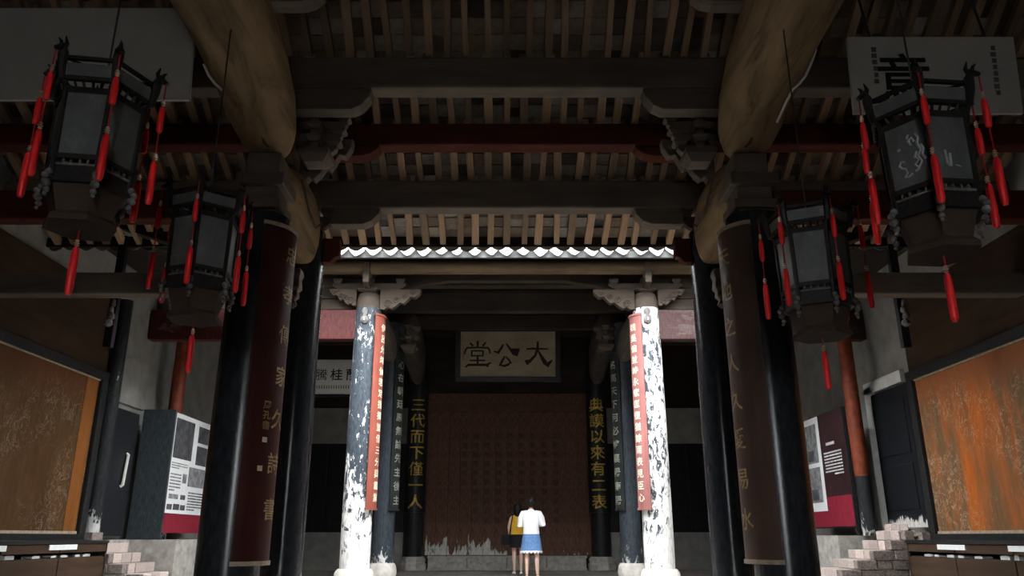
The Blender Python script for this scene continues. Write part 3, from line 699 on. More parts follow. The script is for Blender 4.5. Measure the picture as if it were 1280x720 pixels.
# white name board in the side bay
PY = 15.9; z0, z1 = ZP(493, PY), ZP(450, PY); xw = XP(421, 470, PY)
t = thing('name_board', 'white name board with black characters hung in the side bay', 'sign', (xw, PY, z0)); H = z1-z0
box(-.98, .98, -.02, .03, 0, H).build('panel', M['white_board'], t)
for a in ((-1.03, 1.03, -.035, .04, -.05, 0), (-1.03, 1.03, -.035, .04, H, H+.05)): box(*a).build('frame_rail', M['black_wood'], t)
for a in (-.7, .7): box(a-.02, a+.02, .03, .06, H*.5, ZP(428, PY)-z0).build('hanging_strap', M['wire'], t)
pp = XP(440, 470, PY)-XP(421, 470, PY)
for k, ch in enumerate(TXT['orchid']):
    q = MB(); glyph(q, ch, (k-2)*pp, H*.56, .235, lambda a, b: (a, -.022, b)); q.build('character', M['ink'], t)
q = MB()
for k in range(26): q.box(-.55+k*.05, -.55+k*.05+.022, -.023, -.02, H*.16, H*.16+.07)
tag(q.build('small_writing', M['ink_grey'], t), kind='stuff')
o = box(-5.9, -2.6, PY+.05, PY+.12, ZP(430, PY), ZP(400, PY)).build('tie_beam', M['board_dark']); tag(o, 'dark tie beam carrying the white name board', 'beam')
o = box(2.6, 5.9, PY+.05, PY+.12, ZP(430, PY), ZP(400, PY)).build('tie_beam', M['board_dark']); tag(o, 'dark tie beam deep in the bay behind the dull pinkish lintel', 'beam')

# large white boards high in the near hall's side aisles
for s, where, sd in SIDES:
    Y = 6.0
    if s > 0: xa, xb, za, zb = XP(1060, 100, Y), XP(1268, 100, Y), ZP(143, Y), ZP(54, Y)
    else: xa, xb, za, zb = XP(-12, 100, Y), XP(241, 100, Y), ZP(126, Y), ZP(20, Y)
    t = thing('white_name_board', ('large blank-looking white board high in the aisle behind the lantern with dark panes' if s < 0 else 'large white board with one bold black character behind the lantern painted with white figures'), 'sign', ((xa+xb)/2, Y, za)); t.rotation_euler = (R(7), 0, 0)
    W_, H = xb-xa, zb-za
    box(-W_/2, W_/2, -.02, .02, 0, H).build('panel', M['white_board'], t, bevel=.006)
    for a in (-.35, .35): MB().tube([(a*W_, .02, H-.02), (a*W_, .3, roof_z(6.3)-za-.2)], .012, 6).build('hanger', M['wire'], t)
    if s > 0:
        q = MB(); glyph(q, '意', -.27, H*.42, .46, lambda a, b: (a, -.023, b)); q.build('character', M['ink'], t)
        for xx, n_, zz in ((-W_/2+.22, 6, H*.80), (W_/2-.2, 8, H*.82)):
            q = MB()
            for k in range(n_): q.box(xx-.02+random.uniform(-.008, .008), xx+.02, -.024, -.02, zz-k*.06, zz-k*.06+.042)
            tag(q.build('small_writing', M['ink_grey'], t), kind='stuff')

# ================================================================== LANTERNS
def hexring(R_, z, rot=0): return [(R_*math.cos(R(60*j)+rot), R_*math.sin(R(60*j)+rot), z) for j in range(6)]
tassel_mesh = {}
def tassel_part(parent, x, y, z, L, r, mat=None):
    """bead stack and silk skirt hanging down from z"""
    t = MB()
    t.lathe([(r*.35, 0), (r*.75, -.012), (r*.95, -.05), (r*1.0, -L*.6), (r*.93, -L*.93), (r*.6, -L)], 10)
    o = t.build('tassel', M['silk'], parent, smooth=True, loc=(x, y, z))
    b = MB()
    for k, rr in enumerate((.62, .72, .55)): b.lathe([(r*.2, .0), (r*rr, .008), (r*.2, .016)], 8, (0, 0, .001+k*.014))
    b.build('bead', M['bead'], o, smooth=True); return o
def lantern(label, X, Y, z0, Rp, rot, group, art):
    """six-sided palace lantern; z0 = lower edge of the glass; rot aims one corner at the viewer"""
    Hp = .37; Rt = Rp*1.04; Rc = Rp*1.2
    t = thing('palace_lantern', label, 'lantern', (X, Y, z0), rot, group)
    for j in range(6):
        a0 = R(60*j); c, s_ = math.cos(a0), math.sin(a0)
        MB().tube([(Rp*.98*c, Rp*.98*s_, -.15), (Rp*c, Rp*s_, 0), (Rt*c, Rt*s_, Hp+.04), (Rc*c, Rc*s_, Hp+.08), (Rc*1.02*c, Rc*1.02*s_, Hp+.2)], [.015, .018, .018, .013, .013], 6).build('post', M['lantern_wood'], t)
    for zz, RR, hh, dd in ((-.15, Rp*1.0, .022, .03), (-.015, Rp, .03, .03), (Hp+.015, Rt, .034, .03), (Hp+.075, Rc*.97, .024, .03), (Hp+.195, Rc*1.02, .02, .024)):
        m = MB(); o_ = hexring(RR+dd/2, 0); i_ = hexring(RR-dd/2, 0); h2 = hh/2
        vs = [(p[0], p[1], zz-h2) for p in o_]+[(p[0], p[1], zz+h2) for p in o_]+[(p[0], p[1], zz+h2) for p in i_]+[(p[0], p[1], zz-h2) for p in i_]
        fs = []
        for q in range(4):
            for j in range(6): fs.append((q*6+j, q*6+(j+1) % 6, ((q+1) % 4)*6+(j+1) % 6, ((q+1) % 4)*6+j))
        m.add(vs, fs).build('frame_ring', M['lantern_wood'], t)
    for j in range(6):
        a, b = R(60*j), R(60*(j+1))
        def edge(RR, u, z=0): return Vector((RR*(math.cos(a)*(1-u)+math.cos(b)*u), RR*(math.sin(a)*(1-u)+math.sin(b)*u), z))
        nr = Vector((math.cos((a+b)/2), math.sin((a+b)/2), 0))
        def quad(R0, z0_, R1, z1_, u0, u1, th):
            p = [edge(R0, u0, z0_), edge(R0, u1, z0_), edge(R1, u1, z1_), edge(R1, u0, z1_)]
            return MB().add([v+nr*th for v in p]+[v-nr*th for v in p], [(0,1,2,3),(7,6,5,4),(0,4,5,1),(1,5,6,2),(2,6,7,3),(3,7,4,0)])
        pane = quad(Rp, .0, Rt, Hp, .06, .94, .004).build('glass_pane', M['pane'], t)
        quad(Rc*.97, Hp+.087, Rc*1.0, Hp+.165, .05, .95, .005).build('crown_panel', M['pane'], t)
        for u in (.22, .4, .6, .78):                       # fretwork above and below the glass
            MB().tube([edge(Rt, u, Hp+.03), edge(Rc*.97, u, Hp+.065)], .008, 4).build('fret_bar', M['lantern_wood'], t)
            MB().tube([edge(Rp, u, -.055), edge(Rp, u, -.02)], .009, 4).build('fret_bar', M['lantern_carve'], t)
        MB().tube([edge(Rp*1.01, .05, -.058), edge(Rp*1.01, .95, -.058)], .008, 5).build('fret_rail', M['lantern_carve'], t)
        quad(Rp*.98, -.14, Rp*.98, -.066, .05, .95, .004).build('skirt_panel', M['lantern_wood'], t)
        if art and j in art:
            rr = random.Random(j+3)
            if art[j] == 1:
                shapes = [[(.62, .62), (.58, .70), (.66, .74), (.7, .66)], [(.75, .78), (.8, .7), (.76, .62), (.82, .5), (.74, .42), (.8, .32), (.7, .22), (.62, .2)], [(.72, .5), (.66, .42), (.74, .36), (.64, .3), (.7, .25)],
                          [(.42, .40), (.33, .42), (.28, .36), (.34, .31), (.42, .29), (.44, .22), (.37, .16), (.45, .15), (.55, .18)], [(.3, .60), (.36, .62)], [(.84, .58), (.88, .5), (.84, .42), (.9, .34)], [(.55, .74), (.6, .8)]]
            else:
                shapes = [[(.35, .45), (.36, .25), (.42, .2)], [(.45, .4), (.44, .2)], [(.55, .22), (.68, .2)]]
            for sh in shapes:
                pts = [edge(Rp+(Rt-Rp)*v, u, v*Hp)+nr*.007 for u, v in sh]
                MB().tube(pts, [.0045+.004*rr.random() for _ in pts], 4).build('painted_stroke', M['pane_art'], pane)
        c, s_ = math.cos(a), math.sin(a)
        def cp(rr, zz): return (rr*c, rr*s_, zz)
        d = MB()                                            # dragon-head crest
        d.tube([cp(Rc*1.0, Hp+.06), cp(Rc*1.06, Hp+.15), cp(Rc*1.07, Hp+.215), cp(Rc*1.14, Hp+.245), cp(Rc*1.27, Hp+.215)], [.016, .024, .028, .026, .012], 7)
        d.tube([cp(Rc*1.09, Hp+.235), cp(Rc*1.04, Hp+.28), cp(Rc*1.09, Hp+.32)], [.016, .012, .003], 5)
        d.tube([cp(Rc*1.15, Hp+.245), cp(Rc*1.18, Hp+.275), cp(Rc*1.24, Hp+.285)], [.012, .009, .003], 5)
        d.build('dragon_crest', M['lantern_wood'], t, smooth=True)
        d = MB()                                            # carved scroll at each lower corner
        for q, (rr, zz, sz) in enumerate(((1.06, -.115, .022), (1.14, -.14, .02), (1.10, -.175, .024), (1.05, -.215, .018), (1.08, -.24, .012))):
            d.lathe([(sz*.2, -sz), (sz*.85, -sz*.5), (sz, 0), (sz*.8, sz*.55), (sz*.2, sz)], 7, cp(Rp*rr, zz))
        d.build('carved_corner_scroll', M['lantern_carve'], t, smooth=True)
        tx, ty = Rc*1.25*c, Rc*1.25*s_; zt = Hp+.205
        MB().tube([(tx, ty, zt), (tx, ty, zt-.52)], .0045, 5).build('cord', M['silk_cord'], t)
        tassel_part(t, tx, ty, zt-.14, .17, .019); tassel_part(t, tx, ty, zt-.49, .27, .021)
    m = MB(); m.loft([hexring(Rp*.9, -.155), hexring(Rp*.9, -.17), hexring(Rp*.72, -.30), hexring(Rp*.86, -.33), hexring(Rp*.86, -.36)]); m.build('bottom_board', M['lantern_base'], t)
    MB().tube([(0, 0, -.35), (0, 0, -.46)], .0045, 5).build('cord', M['silk_cord'], t)
    tassel_part(t, 0, 0, -.46, .27, .022)
    for j in range(6): MB().tube([(Rc*math.cos(R(60*j)), Rc*math.sin(R(60*j)), Hp+.195), (0, 0, Hp+.25)], .009, 5).build('crown_spoke', M['lantern_wood'], t)
    MB().tube([(0, 0, Hp+.24), (0, 0, 4.8-z0)], .006, 5).build('hanging_wire', M['wire'], t)
    return t
for px, py, Yl, z0, Rp, phi, label, art in (
    (122, 160, 3.97, 2.80, .222, 8, 'large dark six-sided palace lantern with bright red tassels before the blank-looking white board', None),
    (1156, 190, 3.97, 2.65, .230, 6, 'large palace lantern with white painted figures and bright red tassels', {5: 1, 0: 2}),
    (256, 296, 5.35, 2.66, .222, -14, 'dim palace lantern with dark red tassels beside the maroon verse board', None),
    (1015, 320, 5.35, 2.54, .230, 28, 'dim palace lantern with pale pane and red tassels beside the umber verse board', None)):
    X = XP(px, py, Yl); base = math.atan2(-Yl, -X)         # one corner is aimed at the entrance
    lantern(label, X, Yl, z0, Rp, base+R(phi), 'palace lanterns with red tassels', art)
# white conduit elbows stapled to the great logs
for s, where, sd in SIDES:
    def on_log(y, deg):
        A_ = [(6.6, .315, .30, 4.76), (6.2, .335, .325, 4.92), (5.7, .345, .335, 5.03), (5.0, .35, .34, 5.08)]
        for q0, q1 in zip(A_[:-1], A_[1:]):
            if q0[0] >= y >= q1[0]: u = (q0[0]-y)/(q0[0]-q1[0]); hw, hh, zc = [q0[i]+(q1[i]-q0[i])*u for i in (1, 2, 3)]
        c_, d_ = math.cos(R(deg)), math.sin(R(deg)); f_ = lambda v: math.copysign(abs(v)**(2/2.6), v)
        return Vector((s*(XC+(hw+.013)*f_(c_)), y, zc+(hh+.013)*f_(d_)))
    P = [on_log(5.85, -12), on_log(5.95, -22), on_log(6.02, -35), on_log(6.05, -50), on_log(6.09, -62), on_log(6.25, -64), on_log(6.45, -66)]
    o = MB().tube(P if s > 0 else P[1:5], .012, 6).build('conduit', M['conduit'], smooth=True)
    tag(o, 'thin bent white conduit on the great log, ' + where, 'conduit')

# ================================================================== SIDE WALLS: PANELS, DOORS, CASES, STEPS
for s, where, sd in SIDES:
    xw = s*5.9; zb_, zt_ = .88, 3.02; y0, y1 = 5.2, 11.22
    t = thing('wall_panel', ('large dull brown wall panel with an orange strip at its edge and pale scribbles' if s < 0 else 'large orange-streaked wall panel with pale scratches'), 'panel', (s*5.95, 0, zb_))
    def bx(a, b, ya, yb, za, zb): return box(*sorted((s*a, s*b)), ya, yb, za, zb)
    hh = zt_-zb_
    bx(-.02, .04, y0, y1, 0, hh).build('board', M['panel_brown'] if s < 0 else M['panel_orange'], t)
    if s < 0: bx(-.026, -.02, y1-.34, y1-.04, .036, hh-.021).build('edge_strip', M['panel_strip'], t)
    for a in ((-.08, .05, y0-.1, y1+.16, -.13, -.0), (-.08, .05, y0-.1, y1+.16, hh, hh+.13)): bx(*a).build('frame_rail', M['frame_black'], t, bevel=.012)
    for a in ((-.08, .05, y1, y1+.16, 0, hh), (-.08, .05, y0-.1, y0, 0, hh)): bx(*a).build('frame_stile', M['frame_black'], t, bevel=.012)
    bx(-.04, -.015, y0, y1, 0, .035).build('inner_bead', M['pale_edge'], t); bx(-.04, -.015, y0, y1, hh-.02, hh).build('inner_bead', M['pale_edge'], t)
    o = struct(box(*sorted((s*5.955, s*6.0)), 4.5, 11.4, zt_+.14, 4.3).build('trim_%d' % (5 if s < 0 else 6), M['board_brown']))
    # corner post
    if s < 0: tag(MB().lathe([(.11, 0), (.115, 1.5), (.105, 3.4)], 20).build('gallery_post', M['post'], loc=(s*5.86, 11.5, .9), smooth=True), 'black chipped gallery post at the end of the ' + pan_word[s], 'post')
    box(*sorted((s*5.76, s*6.0)), 11.36, 11.66, 0, .9).build('trim_%d' % (7 if s < 0 else 8), M['rubble'])['kind'] = 'structure'
    # display case below the panel
    t = thing('display_case', 'long low dark wooden case with white labels under the ' + pan_word[s], 'cabinet', (s*5.4, 0, 0))
    def cx(a, b, ya, yb, za, zb): return box(*sorted((s*a, s*b)), ya, yb, za, zb)
    cx(-.02, .48, 5.3, 11.1, .76, .80).build('top_board', M['frame_black'], t, bevel=.008)
    cx(.30, .48, 5.3, 11.1, 0, .76).build('back_board', M['board_dark'], t)
    for z0, z1 in ((.655, .76), (0, .59)):
        for k in range(5): cx(0, .03, 5.32+k*1.157, 5.32+k*1.157+1.14, z0, z1).build('front_panel', M['board_brown'], t, bevel=.006)
    cx(.03, .30, 5.3, 11.1, .57, .60).build('shelf', M['board_dark'], t)
    cx(0, .48, 11.06, 11.1, 0, .76).build('end_panel', M['board_dark'], t)
    for ya, yb in ((9.68, 10.3), (8.2, 8.85), (6.8, 7.4)): cx(-.012, 0, ya, yb, .69, .75).build('label_strip', M['paper'], t)
    for k, (ya, L, h_) in enumerate(((10.75, .18, .035), (10.5, .12, .03), (10.2, .16, .032), (9.95, .12, .03), (9.6, .16, .032), (9.1, .17, .05), (8.85, .08, .06), (8.3, .2, .035))):
        q = MB(); q.prism([(0, 0), (L, 0), (L, h_*.7), (L*.6, h_), (0, h_*.8)], lambda a, b, d: (s*(5.44+d), ya-a, .6005+b), 0, .12)
        o = q.build('display_card', M['paper']); tag(o, 'small white card on the shelf of the dark case under the ' + pan_word[s], 'card', 'white cards in the dark case, ' + ('brown' if s < 0 else 'orange') + ' side')

# ---- right flank: stone steps, black door with white jamb
def steps(s, label, Y0, Y1, courses, xend):
    """courses of (top, edge): a pale stone riser row on each course, dark rubble closing the side towards the hall"""
    t = thing('stone_steps', label, 'steps', (0, Y0, 0)); rr = random.Random(5); zprev = 0
    for i, (zz, xl) in enumerate(courses):
        x = xl+rr.uniform(0, .03)
        while x < xend-.02:                                  # rubble of the flank
            x2 = min(x+rr.uniform(.16, .34), xend)
            if xend-x2 < .09: x2 = xend
            off = rr.uniform(0, .025)
            MB().box(*sorted((s*(x+.004), s*(x2-.004))), off, .14, zprev+.003, zz-.004).build('rubble_stone', M['rubble'], t, bevel=.012); x = x2
        xn = courses[i+1][1]+.1 if i+1 < len(courses) else xend
        y = .14; cuts = sorted([.14, .14+(Y1-Y0-.14)*(.3+rr.uniform(-.06, .06)), .14+(Y1-Y0-.14)*(.68+rr.uniform(-.06, .06)), Y1-Y0])
        for ya, yb in zip(cuts[:-1], cuts[1:]):
            MB().box(*sorted((s*(xl+rr.uniform(0, .012)), s*xn)), ya+.003, yb-.003, zprev+.002, zz-.002).build('step_stone', M['step'], t, bevel=.01)
        zprev = zz
    return t
Yst = 11.45
cr = [(ZP(y_, Yst), XP(x_, y_, Yst)) for y_, x_ in ((724, 1030), (712, 1050), (700, 1071), (688, 1091), (675.5, 1110), (663, 1128), (654, 1140))]
cr = [(.14, XP(1012, 740, Yst))]+cr
steps(1, 'pinkish stone steps climbing to the black door beside the orange-streaked panel', Yst, 12.32, cr, 5.70)
cl = [(ZP(y_, Yst), -XP(x_, y_, Yst)) for y_, x_ in ((731, 194), (718, 175), (705, 156), (692, 137), (679, 120))]
cl = [(.11, -XP(212, 745, Yst))]+cl
steps(-1, 'pinkish stone steps climbing beside the dull brown panel', Yst, 12.45, cl, 5.75)
for s, where, sd in SIDES:                              # raised gallery behind the steps
    n_ = 9 if s < 0 else 10
    struct(box(*sorted((s*5.05, s*6.0)), 12.5, 15.2, 0, .80 if s < 0 else .86).build('trim_%d' % n_, M['stone']))
    struct(box(*sorted((s*5.76, s*6.0)), 11.66, 12.5, 0, .80 if s < 0 else .97).build('trim_%d' % (n_+2), M['stone']))
# right: black door leaf, white jamb
t = thing('door_leaf', 'black door leaf worn white at its foot, beside the stone steps', 'door', (5.93, 11.66, .97))
box(-.03, .03, -.22, .95, 0, 2.05).build('leaf', M['door_black'], t, bevel=.006)
for z0, z1 in ((.25, .9), (1.05, 1.85)): box(-.045, -.03, -.1, .83, z0, z1).build('raised_panel', M['door_black'], t, bevel=.006)
t = thing('door_frame', 'whitewashed door surround behind the black leaf', 'door frame', (5.955, 12.62, .97))
box(-.03, .045, 0, .26, -.1, 2.2).build('jamb', M['plaster_white'], t); box(-.03, .045, -1.0, .26, 2.1, 2.28).build('head', M['plaster_white'], t)
# left: dark doorway, patch of plaster, white bar
t = thing('door_leaf', 'glossy black door leaf with a white bar handle, beside the brown panel', 'door', (-5.93, 11.66, .85))
box(-.03, .03, 0, .9, 0, 1.86).build('leaf', M['black_wood'], t)
h = MB().tube([(.04, .56, .72), (.07, .57, .74), (.07, .62, 1.2), (.04, .63, 1.22)], .022, 6).build('handle', M['conduit'], t); tag(h, 'white bar handle')
box(-.06, .05, .0, .05, 0, 1.9).build('edge_strip', M['frame_black'], t)
o = box(-.04, 0, 0, .9, 0, .75).build('plaster_patch', M['plaster'], loc=(-5.955, 11.9, 2.82)); tag(o, 'patch of white wall above the glossy black door leaf', 'wall patch')
# left information stand: black end panel and printed poster
t = thing('information_stand', 'dark grey stand with a printed poster of photographs on its inner face', 'stand', (-5.4, 12.62, .80))
box(-.46, .06, -.03, .03, 0, ZP(512, 12.6)-.80).build('end_panel', M['panel_end'], t, bevel=.006)
box(-.06, .0, .03, 1.95, .14, 1.95).build('core_board', M['frame_black'], t)
def poster(t, x, y0, y1, z0, z1, items, s):
    """printed sheet on the plane x; items = (name, mat, u0,u1,v0,v1)"""
    for nm, mat, u0, u1, v0, v1, pr in items:
        q = box(*sorted((x, x-s*(.004+.002*pr))), y0+(y1-y0)*u0, y0+(y1-y0)*u1, z0+(z1-z0)*v0, z0+(z1-z0)*v1); q.build(nm, mat, t)
def rows(mat, u0, u1, v0, v1, n, rr, nm='printed_text', dense=10):
    r_ = []
    for k in range(n):
        v = v1-(v1-v0)*(k+.8)/n; h_ = (v1-v0)/n*.45; u = u0
        for q in range(dense if k < n-1 else dense//2):
            uw = (u1-u0)/dense; r_.append((u, u+uw*rr.uniform(.5, .85), v, v+h_)); u += uw
    return r_
def poster_text(t, x, y0, y1, z0, z1, rs, mat, s, nm='printed_text', pr=3):
    q = MB()
    for u0, u1, v0, v1 in rs: q.box(*sorted((x, x-s*(.004+.002*pr))), y0+(y1-y0)*u0, y0+(y1-y0)*u1, z0+(z1-z0)*v0, z0+(z1-z0)*v1)
    tag(q.build(nm, mat, t), kind='stuff')
LY0, LY1, LZ0, LZ1 = .10, 1.75, .10, 1.98; rr = random.Random(4)
poster(t, .0, LY0, LY1, LZ0, LZ1, [('poster_sheet', M['paper'], 0, 1, .16, 1, 0), ('red_band', M['poster_red'], 0, 1, 0, .155, 0),
   ('photo_print', M['photo_dark'], .05, .52, .62, .96, 1), ('photo_print', M['photo_dark'], .64, .93, .80, .95, 1), ('photo_print', M['photo_dark'], .64, .93, .60, .77, 1),
   ('photo_print', M['photo_mid'], .50, .93, .40, .57, 1), ('photo_print', M['photo_dark'], .06, .18, .19, .235, 1), ('photo_print', M['photo_dark'], .21, .36, .19, .24, 1), ('photo_print', M['photo_dark'], .38, .5, .19, .235, 1), ('photo_print', M['photo_mid'], .08, .3, .28, .32, 1), ('photo_print', M['photo_dark'], .36, .48, .28, .32, 1), ('photo_print', M['photo_mid'], .36, .46, .42, .5, 1)], -1)
poster_text(t, .0, LY0, LY1, LZ0, LZ1, rows(None, .55, .95, .19, .36, 7, rr), M['photo_dark'], -1)
poster_text(t, .0, LY0, LY1, LZ0, LZ1, rows(None, .06, .46, .53, .59, 3, rr)+rows(None, .06, .33, .34, .5, 6, rr), M['photo_mid'], -1)
# right information stand
t = thing('information_stand', 'black and crimson information stand with a white printed strip', 'stand', (5.4, 12.6, .90))
box(.0, .06, .0, 2.1, .08, 1.95).build('core_board', M['frame_black'], t)
box(.0, .06, .02, .1, -.02, .1).build('foot', M['frame_black'], t); box(.0, .06, 1.9, 2.0, -.04, .1).build('foot', M['frame_black'], t)
RY0, RY1, RZ0, RZ1 = .02, 2.08, .10, 1.94
poster(t, .0, RY0, RY1, RZ0, RZ1, [('poster_sheet', M['poster_dark'], 0, 1, .0, 1, 0), ('red_band', M['poster_red'], 0, 1, .0, .26, 1), ('white_strip', M['paper'], .49, .93, .14, 1.0, 2),
   ('photo_print', M['photo_mid'], .55, .87, .22, .54, 3), ('photo_print', M['photo_mid'], .55, .87, .58, .94, 3), ('photo_print', M['photo_dark'], .64, .78, .24, .34, 4), ('photo_print', M['photo_dark'], .64, .78, .60, .70, 4)], 1)
poster_text(t, .0, RY0, RY1, RZ0, RZ1, rows(None, .09, .44, .44, .66, 8, rr), M['print_pale'], 1, pr=4)
poster_text(t, .0, RY0, RY1, RZ0, RZ1, [(.2+.045*k, .2+.045*k+.035, .71, .735) for k in range(4)], M['print_pale'], 1, 'printed_title', 4)
# red-painted gallery posts behind the stands
for s, where, sd in SIDES:
    t = thing('gallery_post', ('gallery post painted orange-red above and black below, behind the crimson stand' if s > 0 else 'red gallery post rising behind the poster stand'), 'post', ((5.53, 12.46, .86) if s > 0 else (-5.62, 13.2, .80)))
    MB().lathe([(.11, 0), (.11, .9), (.105, 3.45)], 20).build('shaft', M['post'], t, smooth=True)
    MB().lathe([(.114, .88), (.111, 3.4)], 20).build('painted_band', M['red_post'], t, smooth=True)

# ================================================================== PEOPLE
def ell(cx, cy, z, rx, ry, n=18): return [(cx+rx*math.cos(2*math.pi*j/n), cy+ry*math.sin(2*math.pi*j/n), z) for j in range(n)]
def skin_body(parent, V, E, mat, sub=2, name='body'):
    names = list(V); m = bpy.data.meshes.new(name); m.from_pydata([V[k][0] for k in names], [(names.index(a), names.index(b)) for a, b in E], [])
    o = bpy.data.objects.new(name, m); COL.objects.link(o); o.parent = parent; m.materials.append(mat)
    sk = o.modifiers.new('skin', 'SKIN'); sk.use_smooth_shade = True
    for i, k in enumerate(names):
        r = V[k][1]; m.skin_vertices[0].data[i].radius = r if isinstance(r, tuple) else (r, r)
        m.skin_vertices[0].data[i].use_root = (k == 'pelvis')
    sb = o.modifiers.new('sub', 'SUBSURF'); sb.levels = 1; sb.render_levels = sub
    return o
def person(label, X, Y, z, k, rotz, pose, shade):
    t = thing('person', label, 'person', (X, Y, z), rotz)
    def q(x, y, zz): return (x*k, y*k, zz*k)
    V = {'pelvis': (q(0,0,.90), .10*k), 'waist': (q(0,0,1.02), .09*k), 'chest': (q(0,.0,1.2), (.12*k, .10*k)), 'nape': (q(0,-.005,1.335), .055*k), 'neck': (q(0,.0,1.40), .043*k), 'jaw': (q(0,.018,1.455), .062*k), 'head': (q(0,.01,1.53), .083*k), 'crown': (q(0,.0,1.59), .055*k)}
    E = [('pelvis','waist'),('waist','chest'),('chest','nape'),('nape','neck'),('neck','jaw'),('jaw','head'),('head','crown')]
    for s, n_ in ((-1,'l'),(1,'r')):
        lx = pose['leg'][n_]
        V.update({'hip'+n_: (q(s*.085,0,.84), .085*k), 'knee'+n_: (q(s*.085+lx*.5,.015,.47), .052*k), 'calf'+n_: (q(s*.083+lx*.7,-.015,.34), .052*k), 'ankle'+n_: (q(s*.08+lx,-.01,.075), .032*k), 'ball'+n_: (q(s*.085+lx,.10,.03), .033*k), 'toe'+n_: (q(s*.09+lx,.165,.022), .024*k)})
        E += [('pelvis','hip'+n_),('hip'+n_,'knee'+n_),('knee'+n_,'calf'+n_),('calf'+n_,'ankle'+n_),('ankle'+n_,'ball'+n_),('ball'+n_,'toe'+n_)]
        sh, el, wr, hd = pose['arm'][n_]
        V.update({'sh'+n_: (q(*sh), .052*k), 'el'+n_: (q(*el), .038*k), 'wr'+n_: (q(*wr), .025*k), 'palm'+n_: (q(*hd), (.034*k, .02*k))})
        E += [('chest','sh'+n_),('sh'+n_,'el'+n_),('el'+n_,'wr'+n_),('wr'+n_,'palm'+n_)]
        dv = (Vector(hd)-Vector(wr)).normalized(); side = dv.cross(Vector((0,0,1)) if abs(dv.z) < .8 else Vector((0,1,0))).normalized(); nrm = side.cross(dv)
        for fi, (off, L) in enumerate(((-.026,.065),(-.009,.08),(.009,.076),(.026,.06))):
            b = Vector(hd)+dv*.035+side*off; m1 = b+dv*L*.55+nrm*.006; tip = b+dv*L+nrm*.024
            for nm, p, r in (('a', b, .0095), ('b', m1, .0085), ('c', tip, .007)): V['f%d%s%s' % (fi, nm, n_)] = (q(*p), r*k)
            E += [('palm'+n_, 'f%da%s' % (fi, n_)), ('f%da%s' % (fi, n_), 'f%db%s' % (fi, n_)), ('f%db%s' % (fi, n_), 'f%dc%s' % (fi, n_))]
        tb = Vector(hd)-side*.04*s; V['t1'+n_] = (q(*tb), .011*k); V['t2'+n_] = (q(*(tb+dv*.04+nrm*.02)), .009*k)
        E += [('palm'+n_, 't1'+n_), ('t1'+n_, 't2'+n_)]
    b = skin_body(t, V, E, M['skin'])
    # ears, nose
    for s in (-1, 1): MB().lathe([(.003*k, -.028*k), (.011*k, -.012*k), (.013*k, .01*k), (.004*k, .028*k)], 8, q(s*.086, .005, 1.505)).build('ear', M['skin'], t, smooth=True)
    MB().tube([q(0, .092, 1.53), q(0, .112, 1.495), q(0, .095, 1.485)], [.009*k, .014*k, .008*k], 6).build('nose', M['skin'], t, smooth=True)
    for s in (-1, 1): MB().lathe([(.002*k, -.007*k), (.012*k, 0), (.002*k, .007*k)], 8, q(s*.032, .088, 1.53)).build('eye', M['ink'], t, smooth=True)
    MB().tube([q(-.022, .087, 1.452), q(0, .093, 1.449), q(.022, .087, 1.452)], .006*k, 5).build('mouth', M['poster_red'], t)
    return t, q
P = {'leg': {'l': -.02, 'r': .045}, 'arm': {'l': ((-.165, 0, 1.31), (-.235, .02, 1.06), (-.13, .21, 1.10), (-.085, .26, 1.14)), 'r': ((.165, 0, 1.31), (.24, .0, 1.07), (.15, .2, 1.09), (.095, .26, 1.14))}}
WY = 16.5
t, q = person('person in white blouse and blue denim skirt seen from behind, arms bent in front', XP(664, 660, WY), WY, FZ, .965, R(-4), P, None)
k = .965
m = MB(); m.loft([ell(0, 0, z*k, rx*k, ry*k) for z, rx, ry in ((.875, .172, .125), (.93, .170, .122), (1.02, .165, .12), (1.12, .18, .128), (1.22, .195, .132), (1.29, .185, .115), (1.335, .12, .085), (1.36, .062, .06), (1.375, .056, .056))])
b_ = m.build('blouse', M['blouse'], t, smooth=True)
for n_ in ('l', 'r'):
    sh, el, wr, hd = [Vector(p) for p in P['arm'][n_]]; s = -1 if n_ == 'l' else 1
    pts = [sh+Vector((-s*.08, 0, -.005)), sh+Vector((s*.0, 0, -.022)), sh.lerp(el, .5)+Vector((s*.012, 0, 0)), el, el.lerp(wr, .45), el.lerp(wr, .62)]
    MB().tube([p*k for p in pts], [.055*k, .068*k, .068*k, .066*k, .062*k, .05*k], 12).build('sleeve', M['blouse'], b_, smooth=True)
m = MB(); n = 36
m.loft([ell(0, 0, z*k, rx*k, ry*k, n) for z, rx, ry in ((.915, .155, .112), (.86, .172, .125), (.78, .192, .14), (.66, .212, .16), (.54, .228, .178))], cap=True)
sk = m.build('skirt', M['denim'], t, smooth=True)
MB().loft([ell(0, 0, z*k, rx*k, ry*k, n) for z, rx, ry in ((.90, .160, .117), (.935, .158, .115))]).build('waistband', M['denim'], sk)
for s in (-1, 1): MB().box(s*.075*k-.05*k, s*.075*k+.05*k, -.152*k, -.135*k, .72*k, .83*k).build('back_pocket', M['denim'], sk, bevel=.006)
m = MB(); rings = [[], []]
for j in range(72):
    a = 2*math.pi*j/72; sc_ = .5+abs(math.sin(a*9))*.045
    rings[0].append((.226*k*math.cos(a), .177*k*math.sin(a), .548*k)); rings[1].append((.233*k*math.cos(a), .183*k*math.sin(a), (.535-.045*abs(math.sin(a*9)))*k))
m.loft(rings, cap=False).build('lace_hem', M['lace'], sk)
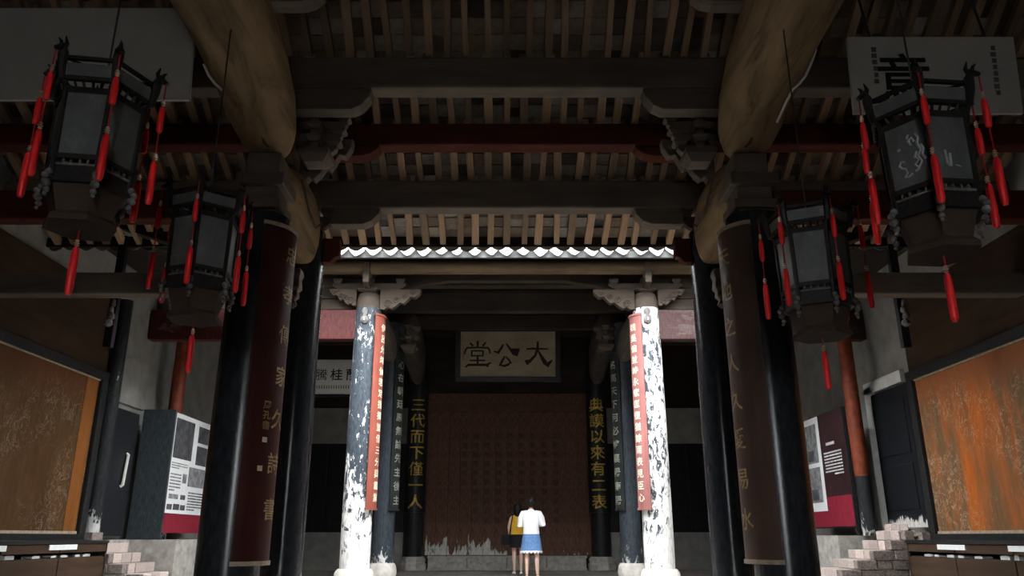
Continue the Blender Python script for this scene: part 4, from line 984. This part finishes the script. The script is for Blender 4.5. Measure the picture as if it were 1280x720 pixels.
h = MB(); h.loft([ell(0, cy*k, z*k, rx*k, ry*k) for z, rx, ry, cy in ((1.415, .04, .03, -.045), (1.45, .078, .065, -.03), (1.49, .093, .088, -.022), (1.53, .099, .103, -.012), (1.57, .094, .101, -.006), (1.605, .07, .078, -.004), (1.62, .03, .035, -.004))])
hh = h.build('hair', M['hair'], t, smooth=True)
MB().lathe([(.01*k, -.04*k), (.038*k, -.025*k), (.045*k, 0), (.034*k, .028*k), (.008*k, .038*k)], 12, q(0, -.105, 1.52)).build('hair_bun', M['hair'], hh, smooth=True)
for s in (-1, 1): MB().lathe([(.02*k, 0), (.045*k, .012*k), (.042*k, .045*k), (.03*k, .07*k)], 12, q(s*.085+P['leg']['l' if s < 0 else 'r'], .05, .0), sy=2.4).build('shoe', M['shoe'], t, smooth=True)
o = box(-.045, .045, -.006, .006, -.08, .08).build('phone', M['phone'], loc=(t.location.x+.0, WY+.30*k, FZ+1.165*k), bevel=.004); tag(o, 'dark phone held up by the person in the white blouse', 'phone')

WY = 18.4
P = {'leg': {'l': .0, 'r': .0}, 'arm': {'l': ((-.15, 0, 1.31), (-.215, -.02, 1.07), (-.19, .06, .86), (-.18, .085, .80)), 'r': ((.15, 0, 1.31), (.2, .03, 1.08), (.10, .2, 1.12), (.06, .25, 1.15))}}
t, q = person('person in sleeveless mustard top and black skirt with shoulder bag, seen from behind', XP(647, 660, WY), WY, FZ, .935, R(5), P, None); k = .935
m = MB(); m.loft([ell(0, 0, z*k, rx*k, ry*k) for z, rx, ry in ((.90, .162, .118), (.96, .16, .115), (1.05, .155, .112), (1.14, .165, .12), (1.24, .178, .12), (1.30, .172, .105), (1.335, .13, .085), (1.352, .085, .065))]); m.build('top', M['mustard'], t, smooth=True)
m = MB(); m.loft([ell(0, 0, z*k, rx*k, ry*k, 24) for z, rx, ry in ((.93, .150, .11), (.86, .175, .13), (.75, .195, .145), (.60, .205, .16))]); m.build('skirt', M['black_cloth'], t, smooth=True)
h = MB(); h.loft([ell(0, cy*k, z*k, rx*k, ry*k) for z, rx, ry, cy in ((1.31, .06, .03, -.07), (1.36, .085, .045, -.06), (1.42, .095, .065, -.045), (1.49, .102, .092, -.025), (1.54, .102, .105, -.012), (1.58, .092, .098, -.006), (1.61, .065, .072, -.004), (1.622, .025, .03, -.004))]); h.build('hair', M['hair'], t, smooth=True)
for s in (-1, 1): MB().lathe([(.02*k, 0), (.045*k, .012*k), (.04*k, .04*k), (.025*k, .06*k)], 12, q(s*.085, .05, .0), sy=2.4).build('shoe', M['shoe'], t, smooth=True)
bt = thing('shoulder_bag', 'black shoulder bag hanging at the hip of the person in mustard', 'bag', (t.location.x-.255, WY-.03, FZ+.62))
MB().lathe([(.09, 0), (.115, .03), (.12, .14), (.10, .22)], 16, sy=.45).build('pouch', M['black_cloth'], bt, smooth=True)
MB().tube([(.06, -.03, .2), (.11, -.10, .45), (.14, -.10, .58), (.145, .0, .645), (.13, .1, .55), (.06, .04, .2)], .010, 6).build('strap', M['black_cloth'], bt, smooth=True)
